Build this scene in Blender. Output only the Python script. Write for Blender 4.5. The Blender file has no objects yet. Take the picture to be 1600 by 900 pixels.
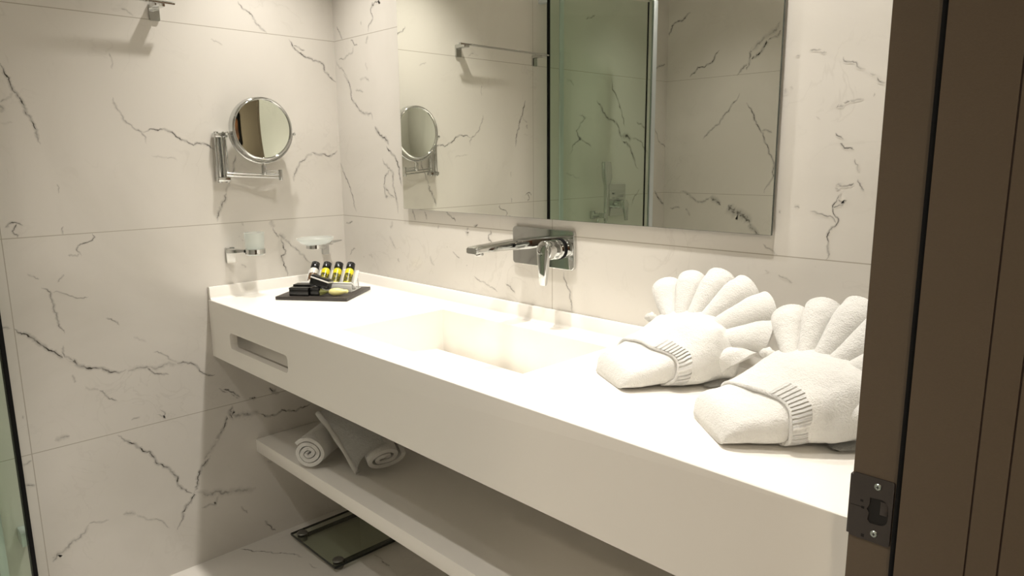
import bpy, bmesh, math, random
from mathutils import Vector, Matrix, noise

# ------------------------------------------------------------------ camera, light, exposure
sc = bpy.context.scene
col = sc.collection
R = math.radians

CAM_POS = (2.25376612, -1.34896883, 1.31285787)
CAM_R = Vector((0.69961496, 0.71445357, -0.00974692))
CAM_U = Vector((-0.12286097, 0.13372491, 0.98337319))
CAM_F = Vector((-0.70387789, 0.68678508, -0.18133441))
cd = bpy.data.cameras.new('camera')
cam = bpy.data.objects.new('camera', cd)
col.objects.link(cam)
m = Matrix((CAM_R, CAM_U, -CAM_F)).transposed().to_4x4()
m.translation = Vector(CAM_POS)
cam.matrix_world = m
cd.sensor_width = 36.0
cd.lens = 1098.5 / 1600 * 36.0
cd.clip_start = 0.02
sc.camera = cam

world = bpy.data.worlds.new('world')
sc.world = world
world.use_nodes = True
world.node_tree.nodes['Background'].inputs[0].default_value = (0.45, 0.38, 0.28, 1)
world.node_tree.nodes['Background'].inputs[1].default_value = 0.15

sc.view_settings.view_transform = 'Standard'
sc.view_settings.look = 'None'
sc.view_settings.exposure = 0.45
sc.view_settings.gamma = 1.0
sc.view_settings.use_curve_mapping = False
cy = sc.cycles
cy.use_denoising = True
cy.use_adaptive_sampling = False
cy.max_bounces = 10
cy.diffuse_bounces = 5
cy.glossy_bounces = 6
cy.transmission_bounces = 8
cy.transparent_max_bounces = 12
cy.sample_clamp_indirect = 30.0
cy.sample_clamp_direct = 0.0
cy.blur_glossy = 0.3
cy.caustics_reflective = True
cy.caustics_refractive = True
cy.use_guiding = True
cy.use_surface_guiding = True
cy.guiding_training_samples = 64

WARM = (1.0, 0.945, 0.875)
CEIL = 2.30
# recessed ceiling lamps: x, y, watts, label
LAMPS = [
    (0.31, -0.32, 54.0, 'round recessed ceiling downlight over the amenity tray end of the counter'),
    (0.95, -0.33, 52.0, 'round recessed ceiling downlight above the basin and the tap'),
    (1.60, -0.33, 50.0, 'round recessed ceiling downlight above the fan folded towels'),
    (1.50, -1.35, 58.0, 'round recessed ceiling downlight beside the shower, nearest the doorway'),
    (0.45, -1.60, 13.0, 'round recessed ceiling downlight over the shower'),
]
HALL_FILL_W = 12.0

# ------------------------------------------------------------------ helpers
def tag(o, label=None, cat=None, group=None, kind=None):
    if label: o['label'] = label
    if cat: o['category'] = cat
    if group: o['group'] = group
    if kind: o['kind'] = kind
    return o

def thing(name, label, cat, loc=(0, 0, 0), group=None):
    o = bpy.data.objects.new(name, None)
    o.empty_display_size = 0.05
    col.objects.link(o)
    o.location = loc
    return tag(o, label, cat, group)

ROOT = {}
def obj(name, bm, mats, parent=None, smooth=40, origin=None):
    """bm is in world coordinates; shifted so that the object sits at its origin"""
    me = bpy.data.meshes.new(name)
    bmesh.ops.recalc_face_normals(bm, faces=bm.faces[:]) if smooth is not None else None
    org = Vector((0, 0, 0))
    p = parent
    wl = Vector((0, 0, 0))
    while p is not None:
        wl += Vector(p.location)
        p = p.parent
    if origin is None and parent is None:
        lo = Vector([min(v.co[i] for v in bm.verts) for i in range(3)])
        hi = Vector([max(v.co[i] for v in bm.verts) for i in range(3)])
        org = Vector(((lo.x + hi.x) / 2, (lo.y + hi.y) / 2, lo.z))
    elif origin is not None:
        org = Vector(origin)
    else:
        org = wl.copy()
    bmesh.ops.translate(bm, verts=bm.verts[:], vec=-org)
    bm.to_mesh(me)
    bm.free()
    if not isinstance(mats, (list, tuple)): mats = [mats]
    for mm in mats: me.materials.append(mm)
    o = bpy.data.objects.new(name, me)
    col.objects.link(o)
    if parent is not None: o.parent = parent
    o.location = org - wl
    if smooth:
        for f in me.polygons: f.use_smooth = True
        me.set_sharp_from_angle(angle=R(smooth))
    return o

def frame_mat(o, ex, ey, ez):
    mm = Matrix((Vector(ex), Vector(ey), Vector(ez))).transposed().to_4x4()
    mm.translation = Vector(o)
    return mm

def box(bm, lo, hi, bevel=0.0, seg=2, mat=None, mi=0):
    """axis aligned box lo..hi, optional bevel, then transformed by mat"""
    lo, hi = Vector(lo), Vector(hi)
    r = bmesh.ops.create_cube(bm, size=1.0)
    vs = r['verts']
    for v in vs:
        v.co = Vector([lo[i] + (v.co[i] + 0.5) * (hi[i] - lo[i]) for i in range(3)])
    fs = set(f for v in vs for f in v.link_faces)
    if bevel > 0:
        es = list(set(e for v in vs for e in v.link_edges))
        rr = bmesh.ops.bevel(bm, geom=es, offset=bevel, segments=seg, profile=0.5, affect='EDGES', clamp_overlap=True)
        vs = set(rr['verts'])
        fs = set(f for v in vs for f in v.link_faces)
        vs = set(v for f in fs for v in f.verts)
    for f in fs: f.material_index = mi
    if mat is not None:
        for v in vs: v.co = mat @ v.co
    return list(vs)

def basis(d):
    d = Vector(d).normalized()
    a = Vector((0, 0, 1)) if abs(d.z) < 0.9 else Vector((1, 0, 0))
    x = a.cross(d).normalized()
    return x, d.cross(x)

def cyl(bm, a, b, r, r2=None, seg=24, caps=True, bevel=0.0, mi=0):
    a, b = Vector(a), Vector(b)
    r2 = r if r2 is None else r2
    prof = [(0, r), (1, r2)]
    L = (b - a).length
    if bevel > 0:
        k = bevel / L
        prof = [(0, r - bevel), (k * .3, r - bevel * .3), (k, r), (1 - k, r2), (1 - k * .3, r2 - bevel * .3), (1, r2 - bevel)]
    return lathe(bm, a, b, prof, seg, caps, mi)

def lathe(bm, a, b, prof, seg=24, caps=True, mi=0):
    """prof: list of (t along a..b, radius)"""
    a, b = Vector(a), Vector(b)
    x, y = basis(b - a)
    rings = []
    for t, r in prof:
        c = a.lerp(b, t)
        if r < 1e-6:
            rings.append([bm.verts.new(c)])
        else:
            rings.append([bm.verts.new(c + x * (r * math.cos(2 * math.pi * i / seg)) + y * (r * math.sin(2 * math.pi * i / seg))) for i in range(seg)])
    fs = []
    for p, q in zip(rings, rings[1:]):
        for i in range(seg):
            j = (i + 1) % seg
            if len(p) == 1 and len(q) == 1: continue
            if len(p) == 1: fs.append(bm.faces.new((p[0], q[j], q[i])))
            elif len(q) == 1: fs.append(bm.faces.new((p[i], p[j], q[0])))
            else: fs.append(bm.faces.new((p[i], p[j], q[j], q[i])))
    if caps:
        for rg in (rings[0], rings[-1]):
            if len(rg) > 2: fs.append(bm.faces.new(rg))
    for f in fs: f.material_index = mi
    return rings

def tube(bm, pts, rad, seg=12, closed=False, caps=True, mi=0):
    """sweep a circle (or radii list) along points"""
    pts = [Vector(p) for p in pts]
    n = len(pts)
    rings = []
    up = None
    for i, p in enumerate(pts):
        if closed: d = pts[(i + 1) % n] - pts[i - 1]
        else: d = pts[min(i + 1, n - 1)] - pts[max(i - 1, 0)]
        d.normalize()
        if up is None: up, _ = basis(d)
        up = (up - d * up.dot(d)).normalized()
        s = d.cross(up)
        r = rad[i] if isinstance(rad, (list, tuple)) else rad
        rings.append([bm.verts.new(p + up * (r * math.cos(2 * math.pi * k / seg)) + s * (r * math.sin(2 * math.pi * k / seg))) for k in range(seg)])
    m_ = n if closed else n - 1
    for i in range(m_):
        p, q = rings[i], rings[(i + 1) % n]
        for k in range(seg):
            j = (k + 1) % seg
            bm.faces.new((p[k], p[j], q[j], q[k])).material_index = mi
    if caps and not closed:
        bm.faces.new(rings[0]).material_index = mi
        bm.faces.new(rings[-1]).material_index = mi
    return rings

def rounded_rect(cx, cy_, w, h, r, n=6):
    pts = []
    for k, (sx, sy) in enumerate(((1, 1), (-1, 1), (-1, -1), (1, -1))):
        for i in range(n + 1):
            a = math.pi / 2 * (k + i / n)
            pts.append((cx + sx * (w / 2 - r) + r * math.cos(a), cy_ + sy * (h / 2 - r) + r * math.sin(a)))
    return pts

def plate(bm, outer, holes, t, mat, mi=0):
    """flat plate (local xy outline, holes cut through), thickness t along local -z, transformed by mat"""
    loops = []
    for pts in [outer] + list(holes):
        vs = [bm.verts.new((x, y, 0)) for x, y in pts]
        es = [bm.edges.new((vs[i], vs[(i + 1) % len(vs)])) for i in range(len(vs))]
        loops.append((vs, es))
    es = [e for l in loops for e in l[1]]
    g = bmesh.ops.triangle_fill(bm, use_beauty=True, use_dissolve=False, edges=es)
    top = [f for f in g['geom'] if isinstance(f, bmesh.types.BMFace)]
    ex = bmesh.ops.extrude_face_region(bm, geom=top, use_keep_orig=True)
    low = [v for v in ex['geom'] if isinstance(v, bmesh.types.BMVert)]
    for v in low: v.co.z -= t
    allv = set(low) | set(v for l in loops for v in l[0])
    fs = set(f for v in allv for f in v.link_faces)
    for f in fs: f.material_index = mi
    for v in allv: v.co = mat @ v.co
    return allv

def grid(bm, nu, nv, fn, closed_u=False, mi=0):
    V = [[bm.verts.new(fn(i / (nu if closed_u else nu - 1), j / (nv - 1))) for j in range(nv)] for i in range(nu)]
    fs = []
    for i in range(nu if closed_u else nu - 1):
        for j in range(nv - 1):
            k = (i + 1) % nu
            f = bm.faces.new((V[i][j], V[k][j], V[k][j + 1], V[i][j + 1]))
            f.material_index = mi
            fs.append(f)
    return V

# ------------------------------------------------------------------ materials
def new_mat(name):
    mt = bpy.data.materials.new(name)
    mt.use_nodes = True
    nt = mt.node_tree
    b = nt.nodes['Principled BSDF']
    return mt, nt, b

def simple(name, color, rough=0.5, metal=0.0, spec=0.5, bump=None, var=0.0, coat=0.0, sheen=0.0):
    mt, nt, b = new_mat(name)
    N, L = nt.nodes, nt.links
    b.inputs['Base Color'].default_value = (*color, 1)
    b.inputs['Roughness'].default_value = rough
    b.inputs['Metallic'].default_value = metal
    b.inputs['Specular IOR Level'].default_value = spec
    b.inputs['Coat Weight'].default_value = coat
    b.inputs['Sheen Weight'].default_value = sheen
    tc = N.new('ShaderNodeTexCoord')
    if bump or var:
        no = N.new('ShaderNodeTexNoise')
        no.inputs['Scale'].default_value = bump[0] if bump else 30
        no.inputs['Detail'].default_value = 5
        L.new(tc.outputs['Object'], no.inputs['Vector'])
    if var:
        mx = N.new('ShaderNodeMix'); mx.data_type = 'RGBA'
        mx.inputs['A'].default_value = (*[c * (1 - var) for c in color], 1)
        mx.inputs['B'].default_value = (*[min(1, c * (1 + var)) for c in color], 1)
        L.new(no.outputs['Fac'], mx.inputs['Factor'])
        L.new(mx.outputs['Result'], b.inputs['Base Color'])
    if bump:
        bp = N.new('ShaderNodeBump')
        bp.inputs['Strength'].default_value = bump[1]
        bp.inputs['Distance'].default_value = bump[2]
        L.new(no.outputs['Fac'], bp.inputs['Height'])
        L.new(bp.outputs['Normal'], b.inputs['Normal'])
    return mt

MARBLE_A, MARBLE_B = (0.69, 0.662, 0.61), (0.585, 0.56, 0.505)

def marble(name, joints, vein=False):
    """polished marble tile; joints = [(axis, coordinate)] grout lines in world metres (objects sit unrotated, mapping uses world position)"""
    mt, nt, b = new_mat(name)
    N, L = nt.nodes, nt.links
    geo = N.new('ShaderNodeNewGeometry')
    P = geo.outputs['Position']
    n1 = N.new('ShaderNodeTexNoise'); n1.inputs['Scale'].default_value = 1.7; n1.inputs['Detail'].default_value = 6; n1.inputs['Distortion'].default_value = 0.8
    L.new(P, n1.inputs['Vector'])
    r1 = N.new('ShaderNodeMapRange'); r1.inputs[1].default_value = 0.45; r1.inputs[2].default_value = 0.8
    L.new(n1.outputs['Fac'], r1.inputs[0])
    mx = N.new('ShaderNodeMix'); mx.data_type = 'RGBA'
    mx.inputs['A'].default_value = (*MARBLE_A, 1); mx.inputs['B'].default_value = (*MARBLE_B, 1)
    L.new(r1.outputs[0], mx.inputs['Factor'])
    colr = mx.outputs['Result']
    # faint grainy hairlines of the stone
    n2 = N.new('ShaderNodeTexNoise'); n2.inputs['Scale'].default_value = 7.0; n2.inputs['Detail'].default_value = 8; n2.inputs['Distortion'].default_value = 1.5
    L.new(P, n2.inputs['Vector'])
    a = N.new('ShaderNodeMath'); a.operation = 'SUBTRACT'; a.inputs[1].default_value = 0.5; L.new(n2.outputs['Fac'], a.inputs[0])
    a2 = N.new('ShaderNodeMath'); a2.operation = 'ABSOLUTE'; L.new(a.outputs[0], a2.inputs[0])
    r2 = N.new('ShaderNodeMapRange'); r2.inputs[1].default_value = 0.0; r2.inputs[2].default_value = 0.02; r2.inputs[3].default_value = 0.13; r2.inputs[4].default_value = 0.0
    L.new(a2.outputs[0], r2.inputs[0])
    n3 = N.new('ShaderNodeTexNoise'); n3.inputs['Scale'].default_value = 2.6
    L.new(P, n3.inputs['Vector'])
    r3 = N.new('ShaderNodeMapRange'); r3.inputs[1].default_value = 0.52; r3.inputs[2].default_value = 0.66
    L.new(n3.outputs['Fac'], r3.inputs[0])
    mu = N.new('ShaderNodeMath'); mu.operation = 'MULTIPLY'; L.new(r2.outputs[0], mu.inputs[0]); L.new(r3.outputs[0], mu.inputs[1])
    mh = N.new('ShaderNodeMix'); mh.data_type = 'RGBA'; mh.inputs['B'].default_value = (0.30, 0.27, 0.23, 1)
    L.new(mu.outputs[0], mh.inputs['Factor']); L.new(colr, mh.inputs['A'])
    colr = mh.outputs['Result']
    sep = N.new('ShaderNodeSeparateXYZ'); L.new(P, sep.inputs[0])
    jsum = None
    for ax, c in joints:
        s = N.new('ShaderNodeMath'); s.operation = 'COMPARE'; s.inputs[1].default_value = c; s.inputs[2].default_value = 0.0011
        L.new(sep.outputs['XYZ'.index(ax)], s.inputs[0])
        if jsum is None: jsum = s.outputs[0]
        else:
            mm = N.new('ShaderNodeMath'); mm.operation = 'MAXIMUM'
            L.new(jsum, mm.inputs[0]); L.new(s.outputs[0], mm.inputs[1]); jsum = mm.outputs[0]
    if vein:
        at = N.new('ShaderNodeAttribute'); at.attribute_name = 'ink'
        uv = N.new('ShaderNodeUVMap'); uv.uv_map = 'UVMap'
        su = N.new('ShaderNodeSeparateXYZ'); L.new(uv.outputs[0], su.inputs[0])
        nn = N.new('ShaderNodeTexNoise'); nn.inputs['Scale'].default_value = 90; nn.inputs['Detail'].default_value = 4
        L.new(P, nn.inputs['Vector'])
        nd = N.new('ShaderNodeMath'); nd.operation = 'MULTIPLY_ADD'; nd.inputs[1].default_value = 0.55; nd.inputs[2].default_value = -0.275
        L.new(nn.outputs['Fac'], nd.inputs[0])
        c0 = N.new('ShaderNodeMath'); c0.operation = 'ADD'; L.new(su.outputs[1], c0.inputs[0]); L.new(nd.outputs[0], c0.inputs[1])
        c1 = N.new('ShaderNodeMath'); c1.operation = 'SUBTRACT'; c1.inputs[1].default_value = 0.5; L.new(c0.outputs[0], c1.inputs[0])
        c2 = N.new('ShaderNodeMath'); c2.operation = 'ABSOLUTE'; L.new(c1.outputs[0], c2.inputs[0])
        core = N.new('ShaderNodeMapRange'); core.interpolation_type = 'SMOOTHSTEP'
        core.inputs[1].default_value = 0.05; core.inputs[2].default_value = 0.18; core.inputs[3].default_value = 1.0; core.inputs[4].default_value = 0.0
        L.new(c2.outputs[0], core.inputs[0])
        edge = N.new('ShaderNodeMath'); edge.operation = 'SUBTRACT'; edge.inputs[1].default_value = 0.5; L.new(su.outputs[1], edge.inputs[0])
        edge2 = N.new('ShaderNodeMath'); edge2.operation = 'ABSOLUTE'; L.new(edge.outputs[0], edge2.inputs[0])
        halo = N.new('ShaderNodeMapRange'); halo.interpolation_type = 'SMOOTHSTEP'
        halo.inputs[1].default_value = 0.02; halo.inputs[2].default_value = 0.5; halo.inputs[3].default_value = 0.34; halo.inputs[4].default_value = 0.0
        L.new(edge2.outputs[0], halo.inputs[0])
        br = N.new('ShaderNodeTexNoise'); br.inputs['Scale'].default_value = 38; br.inputs['Detail'].default_value = 3
        L.new(P, br.inputs['Vector'])
        brr = N.new('ShaderNodeMapRange'); brr.inputs[1].default_value = 0.36; brr.inputs[2].default_value = 0.60; brr.inputs[3].default_value = 0.25; brr.inputs[4].default_value = 1.0
        L.new(br.outputs['Fac'], brr.inputs[0])
        k1 = N.new('ShaderNodeMath'); k1.operation = 'MULTIPLY'; L.new(core.outputs[0], k1.inputs[0]); L.new(brr.outputs[0], k1.inputs[1])
        k2 = N.new('ShaderNodeMath'); k2.operation = 'MAXIMUM'; L.new(k1.outputs[0], k2.inputs[0]); L.new(halo.outputs[0], k2.inputs[1])
        k3 = N.new('ShaderNodeMath'); k3.operation = 'MULTIPLY'; k3.use_clamp = True; L.new(k2.outputs[0], k3.inputs[0]); L.new(at.outputs['Fac'], k3.inputs[1])
        mv = N.new('ShaderNodeMix'); mv.data_type = 'RGBA'; mv.inputs['B'].default_value = (0.05, 0.045, 0.036, 1)
        L.new(k3.outputs[0], mv.inputs['Factor']); L.new(colr, mv.inputs['A'])
        colr = mv.outputs['Result']
    if jsum is not None:
        mj = N.new('ShaderNodeMix'); mj.data_type = 'RGBA'; mj.inputs['B'].default_value = (0.42, 0.39, 0.33, 1)
        L.new(jsum, mj.inputs['Factor']); L.new(colr, mj.inputs['A'])
        colr = mj.outputs['Result']
    L.new(colr, b.inputs['Base Color'])
    b.inputs['Roughness'].default_value = 0.16
    b.inputs['Specular IOR Level'].default_value = 0.45
    return mt

def glass_sheet(name, color, rough=0.0, refl=1.0):
    """thin architectural glass: tinted straight-through light plus fresnel reflection"""
    mt = bpy.data.materials.new(name); mt.use_nodes = True
    nt = mt.node_tree; N, L = nt.nodes, nt.links
    N.clear()
    out = N.new('ShaderNodeOutputMaterial')
    tr = N.new('ShaderNodeBsdfTransparent'); tr.inputs[0].default_value = (*color, 1)
    gl = N.new('ShaderNodeBsdfGlossy'); gl.inputs['Roughness'].default_value = rough
    fr = N.new('ShaderNodeFresnel')
    gm = N.new('ShaderNodeNewGeometry'); io = N.new('ShaderNodeMath'); io.operation = 'MULTIPLY_ADD'
    io.inputs[1].default_value = 1 / 1.45 - 1.45; io.inputs[2].default_value = 1.45      # same reflectance from both sides of the sheet
    L.new(gm.outputs['Backfacing'], io.inputs[0]); L.new(io.outputs[0], fr.inputs['IOR'])
    mu = N.new('ShaderNodeMath'); mu.operation = 'MULTIPLY'; mu.inputs[1].default_value = refl
    L.new(fr.outputs[0], mu.inputs[0])
    mx = N.new('ShaderNodeMixShader')
    L.new(mu.outputs[0], mx.inputs[0]); L.new(tr.outputs[0], mx.inputs[1]); L.new(gl.outputs[0], mx.inputs[2])
    L.new(mx.outputs[0], out.inputs[0])
    return mt

def emit(name, color, strength):
    mt = bpy.data.materials.new(name); mt.use_nodes = True
    nt = mt.node_tree; nt.nodes.clear()
    out = nt.nodes.new('ShaderNodeOutputMaterial'); e = nt.nodes.new('ShaderNodeEmission')
    e.inputs[0].default_value = (*color, 1); e.inputs[1].default_value = strength
    nt.links.new(e.outputs[0], out.inputs[0])
    return mt

M = {}
M['chrome'] = simple('chrome', (0.62, 0.63, 0.62), 0.06, 1.0)
M['mirror'] = simple('mirror_silver', (0.93, 0.945, 0.885), 0.0, 1.0)
M['mag'] = simple('shaving_mirror_silver', (0.86, 0.90, 0.84), 0.0, 1.0)
M['mirror_edge'] = simple('mirror_glass_edge', (0.035, 0.05, 0.04), 0.15)
M['solid'] = simple('white_solid_surface', (0.88, 0.85, 0.79), 0.30, spec=0.4)
M['ceiling'] = simple('ceiling_paint', (0.78, 0.76, 0.72), 0.7, var=0.02)
M['brown'] = simple('brown_lacquered_frame', (0.13, 0.098, 0.066), 0.42, spec=0.4, bump=(700, 0.25, 0.0006), var=0.06)
M['groove'] = simple('reddish_groove', (0.05, 0.03, 0.022), 0.5)
M['rubber'] = simple('black_rubber', (0.004, 0.004, 0.004), 0.7, spec=0.2)
M['strike'] = simple('dark_nickel_steel', (0.085, 0.075, 0.07), 0.42, 0.7)
M['strike_dark'] = simple('latch_pocket_black', (0.008, 0.007, 0.006), 0.7)
M['screw'] = simple('zinc_screw', (0.55, 0.62, 0.58), 0.3, 1.0)
M['hall'] = simple('hall_wall_paint', (0.36, 0.31, 0.25), 0.8, var=0.03)
M['hall_floor'] = simple('hall_floor_boards', (0.16, 0.11, 0.075), 0.5, var=0.2)
M['black'] = simple('black_gloss_card', (0.006, 0.006, 0.006), 0.25, spec=0.6)
M['slate'] = simple('dark_slate', (0.045, 0.038, 0.032), 0.42, bump=(160, 0.35, 0.0008), var=0.35)
M['black_cap'] = simple('black_plastic_cap', (0.004, 0.004, 0.005), 0.12, spec=0.6)
M['aluminium'] = simple('satin_aluminium', (0.62, 0.66, 0.68), 0.35, 0.5)
M['white_plastic'] = simple('white_plastic', (0.78, 0.77, 0.72), 0.3)

def towel_mat(name, color, rib=False):
    mt, nt, b = new_mat(name)
    N, L = nt.nodes, nt.links
    b.inputs['Base Color'].default_value = (*color, 1)
    b.inputs['Roughness'].default_value = 0.95
    b.inputs['Specular IOR Level'].default_value = 0.1
    b.inputs['Sheen Weight'].default_value = 0.25
    b.inputs['Sheen Roughness'].default_value = 0.6
    geo = N.new('ShaderNodeNewGeometry')
    n1 = N.new('ShaderNodeTexNoise'); n1.inputs['Scale'].default_value = 420; n1.inputs['Detail'].default_value = 3
    n2 = N.new('ShaderNodeTexNoise'); n2.inputs['Scale'].default_value = 75; n2.inputs['Detail'].default_value = 4
    L.new(geo.outputs['Position'], n1.inputs['Vector']); L.new(geo.outputs['Position'], n2.inputs['Vector'])
    b1 = N.new('ShaderNodeBump'); b1.inputs['Strength'].default_value = 0.9; b1.inputs['Distance'].default_value = 0.0022
    L.new(n1.outputs['Fac'], b1.inputs['Height'])
    b2 = N.new('ShaderNodeBump'); b2.inputs['Strength'].default_value = 0.3; b2.inputs['Distance'].default_value = 0.008
    L.new(n2.outputs['Fac'], b2.inputs['Height']); L.new(b1.outputs['Normal'], b2.inputs['Normal'])
    last = b2
    if rib:
        uv = N.new('ShaderNodeUVMap'); uv.uv_map = 'UVMap'
        wv = N.new('ShaderNodeTexWave'); wv.wave_type = 'BANDS'; wv.bands_direction = 'X'; wv.inputs['Scale'].default_value = 5.0; wv.inputs['Distortion'].default_value = 1.0
        L.new(uv.outputs[0], wv.inputs['Vector'])
        b3 = N.new('ShaderNodeBump'); b3.inputs['Strength'].default_value = 1.0; b3.inputs['Distance'].default_value = 0.005
        L.new(wv.outputs['Fac'], b3.inputs['Height']); last = b3
    L.new(last.outputs['Normal'], b.inputs['Normal'])
    return mt
M['terry'] = towel_mat('white_terry', (0.70, 0.69, 0.655))
M['terry_rib'] = towel_mat('white_ribbed_hem', (0.70, 0.69, 0.655), True)

def rplate(bm, cx, cz, w, h, r, t, mat, rnd=0.0015, n=6):
    """flat plate with rounded corners and a softened front rim; back face at local z=0, front at z=t"""
    secs = [(0, 0), (0, t - rnd), (rnd * 0.3, t - rnd * 0.3), (rnd, t)]
    rings = []
    for ins, z in secs:
        rings.append([bm.verts.new(mat @ Vector((x, y, z))) for x, y in rounded_rect(cx, cz, w - 2 * ins, h - 2 * ins, max(r - ins, 0.0005), n)])
    k = len(rings[0])
    for p, q in zip(rings, rings[1:]):
        for i in range(k):
            bm.faces.new((p[i], p[(i + 1) % k], q[(i + 1) % k], q[i]))
    bm.faces.new(rings[0]); bm.faces.new(rings[-1])

# ------------------------------------------------------------------ lamps (large structure comes first below, these only give the light)
def lamp_light(x, y, watts, parent, cone=112):
    ld = bpy.data.lights.new('downlight_lamp', 'SPOT')
    ld.energy = watts
    ld.color = WARM
    ld.spot_size = R(cone)
    ld.spot_blend = 1.0
    ld.shadow_soft_size = 0.028
    lo = bpy.data.objects.new('lamp_beam', ld)
    col.objects.link(lo)
    lo.parent = parent
    lo.location = (0, 0, -0.004)
    return lo

hl = bpy.data.lights.new('hall_fill', 'AREA')  # fill light added out in the hall, where no lamp is in view
hl.energy = HALL_FILL_W; hl.color = (1.0, 0.84, 0.62); hl.shape = 'DISK'; hl.size = 0.18
hlo = bpy.data.objects.new('hall_fill_light', hl); col.objects.link(hlo); hlo.location = (2.95, -2.3, 2.275)

# ------------------------------------------------------------------ the room
ZJ = (0.517, 1.117, 1.717)
J_LEFT = [('Z', z) for z in ZJ] + [('Y', -1.022)]
J_BACK = [('Z', z) for z in ZJ] + [('X', 1.023)]
J_FRONT = [('Z', z) for z in ZJ] + [('X', 1.12)]
J_FLOOR = [('Y', -0.72), ('Y', -1.32), ('Y', -1.92), ('X', 0.98)]
MB = {}
for nm, jj in (('left', J_LEFT), ('back', J_BACK), ('front', J_FRONT), ('floor', J_FLOOR)):
    MB[nm] = marble('marble_' + nm, jj)
    MB[nm + 'v'] = marble('marble_veined_' + nm, jj, True)
M['marble_plain'] = marble('marble_plain', [('Z', z) for z in ZJ])

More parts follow.
